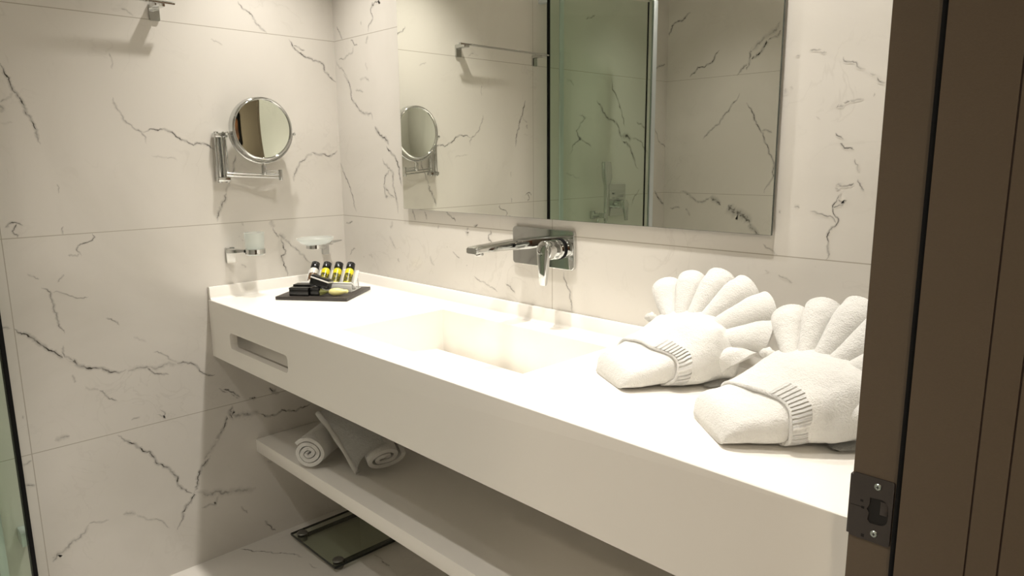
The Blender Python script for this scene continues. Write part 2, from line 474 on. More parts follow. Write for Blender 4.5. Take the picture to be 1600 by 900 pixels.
VEINS = {"left":[[0.9,0.0037,[[-0.972,1.566],[-0.958,1.53],[-0.946,1.493],[-0.933,1.461],[-0.922,1.433],[-0.915,1.406],[-0.911,1.378],[-0.907,1.362]]],[0.35,0.0025,[[-0.953,1.495],[-0.971,1.475],[-0.984,1.467]]],[0.5,0.005,[[-0.985,1.461],[-0.98,1.453],[-0.982,1.441]]],[0.5,0.0028,[[-0.718,1.494],[-0.713,1.47],[-0.702,1.447],[-0.687,1.423],[-0.671,1.408],[-0.652,1.399],[-0.642,1.384],[-0.642,1.365]]],[0.75,0.0031,[[-0.652,1.399],[-0.631,1.406],[-0.613,1.406],[-0.594,1.408],[-0.58,1.404],[-0.559,1.391],[-0.535,1.376],[-0.508,1.362],[-0.491,1.368],[-0.465,1.362],[-0.439,1.35]]],[0.35,0.0022,[[-0.715,1.614],[-0.711,1.6],[-0.712,1.57]]],[0.6,0.0031,[[-0.333,1.804],[-0.308,1.779],[-0.282,1.749],[-0.265,1.731],[-0.244,1.717]]],[0.75,0.0035,[[-0.17,1.708],[-0.156,1.686],[-0.13,1.667],[-0.099,1.654],[-0.068,1.645],[-0.05,1.639],[-0.045,1.615],[-0.021,1.595],[-0.001,1.581]]],[0.5,0.0028,[[-0.156,1.686],[-0.129,1.679],[-0.114,1.678]]],[0.55,0.0035,[[-0.184,1.242],[-0.178,1.271],[-0.159,1.307],[-0.13,1.329],[-0.108,1.343]]],[0.75,0.0034,[[-0.113,1.34],[-0.088,1.332],[-0.063,1.334],[-0.051,1.327],[-0.029,1.334],[-0.011,1.347]]],[0.55,0.0033,[[-0.379,1.333],[-0.389,1.296],[-0.407,1.249],[-0.424,1.208]]],[0.3,0.0017,[[-0.881,1.257],[-0.88,1.23]]],[0.25,0.0025,[[-0.632,1.331],[-0.596,1.325],[-0.56,1.315]]],[0.25,0.0026,[[-0.428,1.681],[-0.405,1.674],[-0.392,1.667]]],[0.2,0.0025,[[-0.99,1.415],[-0.962,1.418]]],[0.3,0.0029,[[-0.673,1.737],[-0.651,1.728],[-0.643,1.72]]],[0.6,0.0045,[[-0.419,1.216],[-0.437,1.172],[-0.455,1.123]]],[0.7,0.0027,[[-1.011,1.146],[-1.001,1.156],[-0.989,1.159],[-0.978,1.155],[-0.97,1.149]]],[0.75,0.0025,[[-0.984,1.155],[-0.991,1.144],[-0.996,1.136],[-0.992,1.127],[-0.985,1.124],[-0.987,1.118]]],[0.5,0.0021,[[-0.878,1.141],[-0.883,1.132],[-0.882,1.121],[-0.879,1.117]]],[0.75,0.0022,[[-0.81,1.115],[-0.804,1.105],[-0.815,1.094],[-0.831,1.09],[-0.843,1.087],[-0.852,1.078],[-0.852,1.069],[-0.844,1.059],[-0.843,1.054]]],[0.6,0.0022,[[-0.876,1.059],[-0.864,1.057],[-0.853,1.055],[-0.848,1.064]]],[0.7,0.0028,[[-0.949,0.978],[-0.927,0.961],[-0.926,0.932],[-0.921,0.902],[-0.92,0.873],[-0.907,0.841]]],[0.4,0.0023,[[-0.976,1.019],[-0.95,1.002]]],[0.4,0.0023,[[-0.893,1.009],[-0.908,0.987]]],[0.45,0.0022,[[-0.927,0.961],[-0.883,0.945],[-0.855,0.935],[-0.838,0.936]]],[0.85,0.0044,[[-1.023,0.876],[-0.998,0.857],[-0.974,0.829],[-0.945,0.799],[-0.914,0.775],[-0.888,0.747],[-0.855,0.728],[-0.808,0.706],[-0.786,0.7],[-0.763,0.704]]],[0.6,0.0027,[[-0.915,0.808],[-0.914,0.775],[-0.895,0.759]]],[0.4,0.0059,[[-0.759,0.698],[-0.706,0.697],[-0.668,0.692],[-0.617,0.691],[-0.591,0.689]]],[0.8,0.0031,[[-0.626,0.702],[-0.591,0.689],[-0.552,0.652],[-0.505,0.63]]],[0.6,0.003,[[-0.706,0.697],[-0.684,0.673],[-0.645,0.662]]],[0.4,0.0026,[[-0.683,0.741],[-0.645,0.722],[-0.612,0.696]]],[0.55,0.0028,[[-0.801,0.867],[-0.78,0.856],[-0.767,0.841]]],[0.25,0.0029,[[-0.735,0.799],[-0.699,0.776]]],[0.35,0.0024,[[-0.874,0.678],[-0.84,0.659]]],[0.55,0.0028,[[-0.84,0.659],[-0.817,0.627],[-0.795,0.614]]],[0.6,0.002,[[-0.692,0.543],[-0.668,0.524],[-0.668,0.539],[-0.682,0.558]]],[0.5,0.0023,[[-0.765,0.544],[-0.74,0.551]]],[0.45,0.0055,[[-0.965,0.538],[-0.952,0.542],[-0.927,0.544]]],[0.9,0.004,[[-0.806,0.51],[-0.776,0.476],[-0.745,0.445],[-0.714,0.412],[-0.688,0.37],[-0.651,0.323],[-0.644,0.285],[-0.604,0.253]]],[0.95,0.0048,[[-0.459,0.513],[-0.48,0.471],[-0.512,0.42],[-0.538,0.38],[-0.558,0.345],[-0.583,0.312],[-0.597,0.269],[-0.617,0.228],[-0.647,0.198],[-0.667,0.146]]],[0.4,0.0056,[[-1.009,0.182],[-0.994,0.202],[-0.948,0.226],[-0.909,0.26]]],[0.5,0.0029,[[-0.909,0.262],[-0.855,0.255]]],[0.45,0.0049,[[-0.817,0.257],[-0.78,0.245]]],[0.35,0.003,[[-0.78,0.243],[-0.743,0.211],[-0.687,0.16]]],[0.4,0.0086,[[-0.604,0.253],[-0.528,0.232],[-0.46,0.211],[-0.401,0.2]]],[0.5,0.0032,[[-0.588,0.193],[-0.538,0.187],[-0.528,0.214]]],[0.7,0.0028,[[-0.498,0.582],[-0.456,0.554],[-0.434,0.53]]],[0.8,0.0039,[[-0.4,0.522],[-0.379,0.516]]],[0.35,0.0036,[[-1.049,0.494],[-1.023,0.5]]],[0.5,0.0036,[[-1.05,0.433],[-1.023,0.427]]],[0.4,0.0027,[[-0.903,0.72],[-0.899,0.694]]],[0.4,0.0026,[[-1.031,0.633],[-1.03,0.622]]],[0.5,0.0034,[[-1.052,0.884],[-1.03,0.878]]],[0.3,0.0063,[[-0.513,0.409],[-0.563,0.353]]],[0.95,0.0065,[[-0.458,0.512],[-0.467,0.48],[-0.445,0.472],[-0.428,0.476],[-0.417,0.464],[-0.4,0.458],[-0.383,0.463],[-0.366,0.459]]],[0.9,0.0036,[[-0.366,0.459],[-0.341,0.443],[-0.315,0.439],[-0.287,0.452],[-0.27,0.442],[-0.233,0.432],[-0.195,0.44],[-0.176,0.443]]],[0.5,0.0076,[[-0.461,0.479],[-0.416,0.469],[-0.366,0.457]]],[0.8,0.0028,[[-0.486,0.573],[-0.451,0.556],[-0.428,0.534]]],[0.9,0.0049,[[-0.325,0.543],[-0.313,0.522],[-0.291,0.515]]],[0.8,0.0044,[[-0.395,0.521],[-0.374,0.52]]],[0.7,0.0032,[[-0.379,0.066],[-0.363,0.041],[-0.342,0.013]]],[0.5,0.0031,[[-0.459,0.151],[-0.436,0.116]]],[0.4,0.0034,[[-0.354,0.281],[-0.335,0.268]]],[0.5,0.0065,[[-0.277,1.116],[-0.274,1.103],[-0.269,1.091]]],[0.55,0.0033,[[-0.273,1.095],[-0.262,1.07],[-0.241,1.052],[-0.216,1.033],[-0.191,1.009],[-0.165,0.986],[-0.152,0.965],[-0.139,0.957]]],[0.4,0.0065,[[-0.253,1.065],[-0.233,1.047]]],[0.9,0.0029,[[-0.246,1.048],[-0.239,1.022],[-0.231,1.009],[-0.234,0.999],[-0.248,0.994],[-0.243,0.973],[-0.235,0.951],[-0.231,0.921]]],[0.3,0.0021,[[-0.393,1.072],[-0.385,1.07]]],[0.4,0.0021,[[-0.383,1.06],[-0.376,1.055]]],[0.5,0.0021,[[-0.39,0.981],[-0.382,0.976],[-0.373,0.968]]],[0.35,0.0031,[[-0.376,1.121],[-0.37,1.106]]],[0.75,0.0072,[[-1.472,1.591],[-1.537,1.528],[-1.661,1.438],[-1.744,1.371],[-1.833,1.251]]],[0.8,0.0133,[[-1.684,1.428],[-1.767,1.406]]],[0.7,0.0049,[[-1.587,1.701],[-1.633,1.612],[-1.681,1.52],[-1.706,1.467]]],[0.6,0.004,[[-1.339,1.515],[-1.39,1.504],[-1.32,1.439],[-1.361,1.401],[-1.301,1.375],[-1.272,1.33]]],[0.55,0.0041,[[-1.361,1.401],[-1.434,1.363]]],[0.6,0.0044,[[-1.766,1.413],[-1.864,1.386],[-1.916,1.329]]],[0.5,0.0045,[[-1.849,1.143],[-1.779,1.059]]],[0.35,0.004,[[-1.243,1.242],[-1.353,1.213]]],[0.5,0.0046,[[-1.384,1.958],[-1.454,1.985]]],[0.3,0.006,[[-1.25,1.678],[-1.299,1.644]]],[0.5,0.0046,[[-1.973,1.473],[-2.097,1.35]]],[0.8,0.0065,[[-1.989,1.13],[-2.114,1.034]]],[0.6,0.0048,[[-2.114,1.034],[-2.13,0.979],[-2.147,0.924]]],[0.6,0.0052,[[-1.959,1.775],[-2.059,1.807]]],[0.5,0.0051,[[-1.806,1.497],[-1.886,1.457]]]],"back":[[0.8,0.003,[[0.015,1.087],[0.023,1.091],[0.042,1.091],[0.061,1.099]]],[0.3,0.0064,[[0.304,1.113],[0.303,1.102],[0.297,1.086]]],[0.35,0.0054,[[0.286,1.061],[0.297,1.046],[0.307,1.027]]],[0.7,0.0029,[[0.022,1.765],[0.034,1.746],[0.054,1.717]]],[0.5,0.0034,[[0.104,1.711],[0.121,1.7],[0.127,1.691],[0.146,1.689]]],[0.5,0.0028,[[0.12,1.689],[0.116,1.671],[0.072,1.661],[0.052,1.652],[0.024,1.654]]],[0.75,0.0027,[[0.279,1.81],[0.286,1.799],[0.242,1.805],[0.243,1.798],[0.232,1.789],[0.239,1.773],[0.242,1.757],[0.224,1.746],[0.215,1.736],[0.213,1.721]]],[0.45,0.0042,[[0.209,1.712],[0.204,1.702],[0.194,1.687]]],[0.3,0.0032,[[0.17,1.76],[0.174,1.748]]],[0.4,0.0033,[[0.009,1.654],[0.026,1.626],[0.056,1.607],[0.079,1.578]]],[0.6,0.0043,[[0.05,1.604],[0.073,1.582],[0.085,1.568],[0.091,1.528],[0.11,1.504],[0.139,1.479],[0.174,1.465],[0.21,1.464],[0.214,1.443]]],[0.85,0.0055,[[0.228,1.423],[0.252,1.396],[0.285,1.382],[0.304,1.36]]],[0.95,0.0037,[[0.289,1.357],[0.315,1.334],[0.347,1.305],[0.355,1.267],[0.364,1.229]]],[0.55,0.0042,[[0.267,1.319],[0.273,1.299],[0.301,1.283],[0.322,1.267],[0.317,1.228],[0.333,1.19],[0.341,1.138]]],[0.6,0.0034,[[0.301,1.283],[0.276,1.26],[0.265,1.231],[0.295,1.202],[0.328,1.19]]],[0.5,0.0034,[[0.265,1.231],[0.276,1.188],[0.288,1.195]]],[0.3,0.0043,[[0.148,1.579],[0.207,1.568]]],[0.3,0.0043,[[0.12,1.544],[0.169,1.537]]],[0.6,0.0034,[[-0.004,1.307],[0.022,1.265],[0.051,1.223],[0.071,1.181],[0.089,1.133]]],[0.3,0.0032,[[0.189,1.63],[0.198,1.603]]],[0.9,0.0027,[[0.419,1.156],[0.428,1.138],[0.435,1.122]]],[0.5,0.0026,[[0.481,1.153],[0.49,1.141],[0.495,1.127]]],[0.9,0.0023,[[0.587,1.158],[0.608,1.145],[0.626,1.139],[0.633,1.128]]],[0.6,0.003,[[0.713,1.121],[0.733,1.127]]],[0.4,0.0032,[[0.554,1.113],[0.548,1.101]]],[0.4,0.0047,[[0.689,1.116],[0.68,1.1],[0.686,1.089]]],[0.8,0.0022,[[0.786,1.113],[0.79,1.103],[0.777,1.097],[0.779,1.084],[0.795,1.071]]],[0.35,0.0025,[[0.587,1.052],[0.592,1.046]]],[0.5,0.0023,[[0.615,1.037],[0.631,1.028],[0.649,1.021]]],[0.55,0.0023,[[0.683,1.003],[0.676,1.0]]],[0.55,0.0022,[[0.711,0.973],[0.724,0.966],[0.737,0.96],[0.759,0.959],[0.772,0.953],[0.793,0.947],[0.813,0.938]]],[0.45,0.0024,[[0.509,1.004],[0.518,0.992],[0.525,0.984]]],[0.4,0.0029,[[0.156,0.988],[0.177,0.975]]],[0.4,0.0029,[[0.169,0.993],[0.177,0.976]]],[0.3,0.0043,[[0.285,1.061],[0.306,1.035],[0.322,1.02]]],[0.3,0.0043,[[0.329,0.991],[0.339,0.978]]],[0.55,0.0028,[[0.07,1.001],[0.043,0.992],[0.031,0.974]]],[0.3,0.0034,[[0.12,0.978],[0.126,0.973]]],[0.6,0.0022,[[0.846,0.966],[0.864,0.96],[0.884,0.943]]],[0.6,0.0026,[[1.063,1.023],[1.073,0.989],[1.088,0.952],[1.094,0.922]]],[0.55,0.0018,[[1.599,1.135],[1.618,1.127],[1.631,1.117]]],[0.4,0.0017,[[1.705,1.104],[1.707,1.101]]],[0.35,0.0019,[[1.605,1.085],[1.615,1.084]]],[0.45,0.0019,[[1.633,1.079],[1.646,1.074],[1.664,1.066]]],[0.5,0.0019,[[1.338,1.013],[1.338,1.004]]],[0.35,0.004,[[0.505,1.015],[0.518,0.988]]],[0.9,0.0019,[[1.744,1.244],[1.738,1.233],[1.733,1.225],[1.731,1.216],[1.733,1.205],[1.742,1.196],[1.742,1.189],[1.732,1.18],[1.727,1.173],[1.724,1.161],[1.726,1.144],[1.73,1.129],[1.729,1.123],[1.723,1.117]]],[0.8,0.0017,[[1.738,1.233],[1.746,1.228],[1.753,1.231],[1.747,1.222],[1.738,1.219],[1.731,1.215]]],[0.65,0.0017,[[1.689,1.208],[1.706,1.204],[1.727,1.201],[1.74,1.188]]],[0.4,0.0037,[[1.657,1.215],[1.669,1.214]]],[0.55,0.0017,[[1.598,1.138],[1.605,1.131],[1.616,1.128],[1.626,1.118]]],[0.4,0.0025,[[1.627,1.208],[1.631,1.201]]],[0.65,0.0018,[[1.642,1.496],[1.647,1.497],[1.651,1.498]]],[0.6,0.0015,[[1.668,1.504],[1.683,1.503],[1.69,1.504]]],[0.6,0.0015,[[1.687,1.5],[1.692,1.497],[1.7,1.498]]],[0.6,0.0014,[[1.73,1.487],[1.732,1.479],[1.741,1.477],[1.753,1.475],[1.755,1.468],[1.77,1.462]]],[0.45,0.0013,[[1.778,1.453],[1.788,1.451]]],[0.65,0.0015,[[1.789,1.444],[1.795,1.442],[1.799,1.438]]],[0.8,0.0015,[[1.79,1.446],[1.794,1.439],[1.798,1.437],[1.805,1.436]]],[0.4,0.0015,[[1.788,1.42],[1.787,1.413]]],[0.75,0.0019,[[1.724,1.398],[1.734,1.402],[1.741,1.406],[1.747,1.409]]],[0.5,0.0029,[[1.728,1.399],[1.739,1.403]]],[0.5,0.0014,[[1.747,1.409],[1.76,1.41],[1.771,1.411]]],[0.4,0.0018,[[1.688,1.384],[1.697,1.378]]],[0.8,0.0014,[[1.726,1.353],[1.731,1.347],[1.741,1.342]]],[0.8,0.0014,[[1.735,1.334],[1.744,1.325],[1.753,1.326],[1.761,1.322]]],[0.5,0.0015,[[1.763,1.306],[1.769,1.295],[1.772,1.282]]],[0.6,0.0016,[[1.771,1.27],[1.777,1.258],[1.784,1.248]]],[0.85,0.0021,[[1.733,1.257],[1.738,1.26],[1.745,1.256],[1.754,1.257],[1.765,1.263]]],[0.8,0.0019,[[1.732,1.253],[1.741,1.25]]],[0.3,0.0024,[[1.634,1.441],[1.642,1.437]]],[0.35,0.0037,[[1.623,1.426],[1.626,1.44]]]],"front":[[0.75,0.0055,[[0.136,2.058],[0.088,2.024],[0.022,2.002],[0.004,1.953]]],[0.75,0.0047,[[0.31,1.849],[0.259,1.787],[0.188,1.774],[0.141,1.73]]],[0.85,0.007,[[0.414,1.713],[0.47,1.76],[0.525,1.806],[0.563,1.865],[0.568,1.902]]],[0.6,0.0051,[[0.464,1.735],[0.477,1.76],[0.488,1.836],[0.535,1.875]]],[0.6,0.0062,[[0.563,1.865],[0.617,1.877],[0.631,1.906]]],[0.6,0.005,[[0.434,1.626],[0.349,1.517],[0.29,1.457],[0.236,1.403]]],[0.75,0.0048,[[0.473,1.577],[0.529,1.482],[0.576,1.401],[0.634,1.249],[0.592,1.128]]],[0.6,0.0048,[[0.56,1.434],[0.617,1.426]]],[0.5,0.007,[[0.106,1.122],[0.21,1.074],[0.29,1.098]]],[0.7,0.0119,[[0.29,1.098],[0.356,1.058]]],[0.7,0.0199,[[0.395,1.059],[0.465,1.027],[0.528,0.968]]],[0.75,0.0098,[[0.521,0.974],[0.583,0.916]]],[0.5,0.0046,[[0.04,1.03],[0.11,1.033]]],[0.4,0.0094,[[0.488,1.823],[0.548,1.879],[0.626,1.944]]],[0.35,0.0053,[[0.144,1.034],[0.171,0.991]]]],"floor":[[0.75,0.0028,[[0.006,-0.475],[0.029,-0.459],[0.064,-0.439],[0.099,-0.411],[0.133,-0.386],[0.171,-0.36]]],[0.6,0.0028,[[0.132,-0.387],[0.153,-0.371],[0.18,-0.355],[0.208,-0.347]]],[0.4,0.0027,[[0.256,-0.351],[0.301,-0.345]]],[0.7,0.0032,[[0.411,-0.172],[0.434,-0.174],[0.46,-0.173]]],[0.5,0.0028,[[0.366,-0.171],[0.417,-0.172]]]]}

def fractal(pts, rng, amp):
    for lvl in range(3):
        out = [pts[0]]
        for a, b in zip(pts, pts[1:]):
            L_ = math.dist(a, b)
            if L_ > 0.006:
                nx, ny = -(b[1] - a[1]) / L_, (b[0] - a[0]) / L_
                k = rng.uniform(-1, 1) * amp * L_
                out.append(((a[0] + b[0]) / 2 + nx * k, (a[1] + b[1]) / 2 + ny * k))
            out.append(b)
        pts = out
    return pts

def wall_mesh(name, corner_fn, u0, u1, v0, v1, thick, veins, to3, mats, nrm):
    """wall slab with its stone veins laid into the surface. to3(a,b,h): surface coordinates plus height above it"""
    bm = bmesh.new()
    uvl = bm.loops.layers.uv.new('UVMap')
    ink = bm.verts.layers.float.new('ink')
    vs = [bm.verts.new(to3(a, b, h)) for h in (0, -thick) for a, b in ((u0, v0), (u1, v0), (u1, v1), (u0, v1))]
    for f in ((0, 1, 2, 3), (7, 6, 5, 4), (0, 4, 5, 1), (1, 5, 6, 2), (2, 6, 7, 3), (3, 7, 4, 0)):
        bm.faces.new([vs[i] for i in f])
    rng = random.Random(7)
    for k, (s, w, pts) in enumerate(veins):
        pts = fractal([tuple(p) for p in pts], rng, 0.16)
        h = 0.00025 + k * 2e-6
        n = len(pts)
        hw0 = max(0.0035, w * 2.1)
        prev = None
        for i, p in enumerate(pts):
            a = pts[max(i - 1, 0)]; b = pts[min(i + 1, n - 1)]
            dx, dy = b[0] - a[0], b[1] - a[1]
            d = math.hypot(dx, dy) or 1
            t = i / (n - 1)
            taper = min(1, 0.35 + min(t, 1 - t) * 5)
            hw = hw0 * taper * rng.uniform(0.75, 1.2)
            q = []
            for sgn, vv in ((-1, 0.0), (0, 0.5), (1, 1.0)):
                pa, pb = p[0] - dy / d * hw * sgn, p[1] + dx / d * hw * sgn
                pa = min(max(pa, u0 + 0.0005), u1 - 0.0005); pb = min(max(pb, v0 + 0.0005), v1 - 0.0005)
                v = bm.verts.new(to3(pa, pb, h)); v[ink] = min(1.0, s * 1.25) * min(1, 0.4 + min(t, 1 - t) * 6)
                q.append((v, vv))
            if prev:
                for j in (0, 1):
                    f = bm.faces.new((prev[j][0], q[j][0], q[j + 1][0], prev[j + 1][0]))
                    f.material_index = 1
                    for lp in f.loops:
                        vv = {prev[j][0]: prev[j][1], q[j][0]: q[j][1], q[j + 1][0]: q[j + 1][1], prev[j + 1][0]: prev[j + 1][1]}[lp.vert]
                        lp[uvl].uv = (t * 3, vv)
            prev = q
    for f in bm.faces:
        if f.material_index == 1 and f.calc_area() > 0 and f.normal.dot(Vector(nrm)) < 0:
            f.normal_flip()
    bm.normal_update()
    for f in bm.faces:
        if f.material_index == 1 and f.normal.dot(Vector(nrm)) < 0: f.normal_flip()
    o = obj(name, bm, mats, smooth=None, origin=(0, 0, 0))
    tag(o, kind='structure')
    return o

wall_mesh('wall_left', None, -2.08, 0.0, 0.0, CEIL, 0.1, VEINS['left'], lambda a, b, h: (h, a, b), [MB['left'], MB['leftv']], (1, 0, 0))
wall_mesh('wall_back', None, -0.1, 2.0, 0.0, CEIL, 0.1, VEINS['back'], lambda a, b, h: (a, -h, b), [MB['back'], MB['backv']], (0, -1, 0))
wall_mesh('wall_front', None, -0.1, 2.0, 0.0, CEIL, 0.1, VEINS['front'], lambda a, b, h: (a, -2.08 + h, b), [MB['front'], MB['frontv']], (0, 1, 0))
wall_mesh('floor', None, -0.1, 2.0, -2.18, 0.1, 0.1, VEINS['floor'], lambda a, b, h: (a, b, h), [MB['floor'], MB['floorv']], (0, 0, 1))

def struct_box(name, lo, hi, mat, bevel=0):
    bm = bmesh.new(); box(bm, lo, hi, bevel)
    return tag(obj(name, bm, mat, smooth=None, origin=(0, 0, 0)), kind='structure')

struct_box('ceiling', (-0.1, -2.18, CEIL), (2.16, 0.1, CEIL + 0.1), M['ceiling'])
# wall with the doorway: opening y -1.475 .. -0.56, height 2.06
bm = bmesh.new()
box(bm, (2.0, -0.56, 0), (2.16, 0.1, CEIL)); box(bm, (2.0, -2.18, 0), (2.16, -1.475, CEIL)); box(bm, (2.0, -1.475, 2.06), (2.16, -0.56, CEIL))
tag(obj('wall_right', bm, M['marble_plain'], smooth=None, origin=(0, 0, 0)), kind='structure')
# the hall outside the doorway
struct_box('floor.001', (2.0, -3.2, -0.1), (3.8, 1.2, 0.0), M['hall_floor'])
struct_box('ceiling.001', (2.16, -3.2, CEIL), (3.8, 1.2, CEIL + 0.1), M['ceiling'])
struct_box('wall_hall_far', (3.7, -3.2, 0), (3.8, 1.2, CEIL), M['hall'])
struct_box('wall_hall_end', (2.16, 1.1, 0), (3.7, 1.2, CEIL), M['hall'])
struct_box('wall_hall_entry', (2.16, -3.2, 0), (3.7, -3.1, CEIL), M['hall'])

# ------------------------------------------------------------------ door frame with strike plate (camera side jamb)
d1 = thing('door_1', None, None, (2.08, -0.57, 0)); tag(d1, kind='structure')
bm = bmesh.new()
# rebate part, stop part with two grooves, casing on the hall side
prof = [(2.0, -0.585), (2.0535, -0.585), (2.0535, -0.605)]
for gx in (2.1145, 2.1405):
    prof += [(gx - 0.0008, -0.605), (gx - 0.0008, -0.6035), (gx + 0.0008, -0.6035), (gx + 0.0008, -0.605)]
prof += [(2.172, -0.605), (2.172, -0.50), (2.160, -0.50), (2.160, -0.56), (2.0, -0.56)]
def jamb(sign, yc, name):
    bm = bmesh.new()
    lo = [bm.verts.new((x, yc + sign * (y - yc), 0.0)) for x, y in prof]
    hi = [bm.verts.new((v.co.x, v.co.y, 2.06)) for v in lo]
    n = len(lo)
    for i in range(n):
        f = bm.faces.new((lo[i], lo[(i + 1) % n], hi[(i + 1) % n], hi[i]))
        if 3 <= i < n - 5 and abs(prof[i][1] + 0.6035) < 1e-6 and abs(prof[(i + 1) % n][1] + 0.6035) < 1e-6: f.material_index = 1
    bm.faces.new(lo); bm.faces.new(hi)
    return obj(name, bm, [M['brown'], M['groove']], d1, smooth=None)
YC = (-0.56 - 1.475) / 2
jamb(1, YC, 'door_jamb'); jamb(-1, YC, 'door_jamb')
bm = bmesh.new()
box(bm, (2.0, -1.475, 2.03), (2.172, -0.56, 2.06), 0.001)
obj('door_head', bm, M['brown'], d1)
bm = bmesh.new()
box(bm, (2.0455, -0.5965, 0.0), (2.0535, -0.5852, 2.03), 0.003)
obj('gasket', bm, M['rubber'], d1)
# strike plate
SM = frame_mat((2.0, -0.5852, 0.938), (1, 0, 0), (0, 0, 1), (0, -1, 0))   # local x -> +x, y -> up, z -> out of jamb (towards -y)
hole = [(0.0195, 0.0135), (0.030, 0.0145)] + [(0.0305 + 0.0075 * math.sin(a), 0.0065 + 0.008 * math.cos(a)) for a in [R(10 + 20 * k) for k in range(5)]] + \
       [(0.0385, -0.004)] + [(0.0305 + 0.0078 * math.cos(a), -0.006 - 0.009 * math.sin(a)) for a in [R(10 + 20 * k) for k in range(5)]] + [(0.021, -0.0155), (0.0185, -0.012), (0.0195, -0.004), (0.017, 0.0), (0.0195, 0.006)]
bm = bmesh.new()
pl = rounded_rect(0.0215, 0.0005, 0.041, 0.0735, 0.002, 4)
plate(bm, pl, [hole], 0.0015, SM @ Matrix.Translation((0, 0, 0.0017)))
box(bm, (-0.0022, -0.0345, -0.006), (0.0022, 0.0345, 0.0016), 0.0006, mat=SM)      # lip wrapped round the jamb edge
st = obj('strike_plate', bm, M['strike'], d1)
st['label'] = 'dark nickel strike plate with a latch opening'
bm = bmesh.new(); box(bm, (0.0165, -0.017, 0.00005), (0.0395, 0.016, 0.0006), mat=SM); obj('latch_pocket', bm, M['strike_dark'], st)
bm = bmesh.new(); box(bm, (0.030, -0.003, 0.0004), (0.0375, 0.012, 0.0011), 0.0003, mat=SM); obj('latch_tab', bm, M['strike'], st)
for sy in (0.0275, -0.0265):
    bm = bmesh.new()
    c = SM @ Vector((0.0262, sy, 0.0016)); d = SM @ Vector((0.0262, sy, 0.0026))
    cyl(bm, c, d, 0.0040, 0.0030, 20)
    box(bm, (0.0262 - 0.0018, sy - 0.0004, 0.0024), (0.0262 + 0.0018, sy + 0.0004, 0.00275), mat=SM, mi=1)
    box(bm, (0.0262 - 0.0004, sy - 0.0018, 0.0024), (0.0262 + 0.0004, sy + 0.0018, 0.00275), mat=SM, mi=1)
    obj('screw', bm, [M['screw'], M['strike_dark']], st)
bm = bmesh.new()
box(bm, (0.0, -0.0003, 0.0017), (0.014, 0.0003, 0.0019), mat=SM); box(bm, (0.0115, -0.0015, 0.0017), (0.0145, 0.0012, 0.0019), mat=SM)
box(bm, (0.010, 0.006, 0.0017), (0.013, 0.0085, 0.0019), mat=SM); box(bm, (0.0135, -0.034, 0.0017), (0.0165, -0.0305, 0.0019), mat=SM)
obj('plate_marks', bm, M['strike_dark'], st)
# made-up veneer panel on the hall wall, added for the shaving mirror's reflection
wd, nt, b = new_mat('panel_wood_veneer')
wv = nt.nodes.new('ShaderNodeTexWave'); wv.bands_direction = 'Z'; wv.inputs['Scale'].default_value = 2.2; wv.inputs['Distortion'].default_value = 7; wv.inputs['Detail'].default_value = 3
gp = nt.nodes.new('ShaderNodeTexCoord'); mp = nt.nodes.new('ShaderNodeMapping'); mp.inputs['Scale'].default_value = (3.0, 3.0, 0.5)
nt.links.new(gp.outputs['Object'], mp.inputs[0]); nt.links.new(mp.outputs[0], wv.inputs['Vector'])
mx = nt.nodes.new('ShaderNodeMix'); mx.data_type = 'RGBA'; mx.inputs['A'].default_value = (0.10, 0.035, 0.015, 1); mx.inputs['B'].default_value = (0.26, 0.11, 0.05, 1)
nt.links.new(wv.outputs['Fac'], mx.inputs['Factor']); nt.links.new(mx.outputs['Result'], b.inputs['Base Color']); b.inputs['Roughness'].default_value = 0.4
wp = thing('added_wall_panel', 'red-brown wooden panel with a black rounded rim, added on the hall wall for the shaving mirror to reflect', 'wall panel', (3.69, -2.3, 0.5))
HM = frame_mat((3.699, 0, 0), (0, -1, 0), (0, 0, 1), (-1, 0, 0))
bm = bmesh.new(); rplate(bm, 2.35, 1.25, 1.10, 1.50, 0.18, 0.030, HM, 0.006, 10); obj('rim', bm, M['rubber'], wp)
bm = bmesh.new(); rplate(bm, 2.35, 1.25, 1.02, 1.42, 0.15, 0.034, HM, 0.003, 10); obj('veneer_board', bm, wd, wp)

# ------------------------------------------------------------------ vanity counter
v = thing('vanity_counter', 'white solid surface vanity counter with a sloping basin and a slot in its front', 'counter', (1.0, -0.25, 0.694))
XR = 1.998
BX0, BX1, BY0, BY1 = 0.670, 1.280, -0.425, -0.088
ZT, ZB, ZL = 0.880, 0.694, 0.920
YF = -0.506
bm = bmesh.new()
T4 = Matrix.Translation((0, 0, ZT - 0.0002))
outer = [(0.001, YF + .015), (XR, YF + .015), (XR, -0.001), (0.001, -0.001)]
hl_ = rounded_rect((BX0 + BX1) / 2, (BY0 + BY1) / 2, BX1 - BX0 + 0.0008, BY1 - BY0 + 0.0008, 0.003, 4)
plate(bm, outer, [hl_], 0.0195, T4)
obj('countertop', bm, M['solid'], v, smooth=30)
# front apron with rounded towel slot
bm = bmesh.new()
AM = frame_mat((0, YF, 0), (1, 0, 0), (0, 0, 1), (0, -1, 0))
slot = [(x, z) for x, z in rounded_rect(0.334, 0.7705, 0.372, 0.050, 0.012, 5)]
plate(bm, [(0.001, ZB), (XR, ZB), (XR, ZT - 0.0), (0.001, ZT)], [slot], 0.022, AM)
bm.edges.ensure_lookup_table()
es = [e for e in bm.edges if all(abs(vv.co.z - ZT) < 1e-5 and abs(vv.co.y - YF) < 1e-5 for vv in e.verts)]
bmesh.ops.bevel(bm, geom=es, offset=0.0035, segments=3, profile=0.5, affect='EDGES')
obj('front_panel', bm, M['solid'], v, smooth=30)
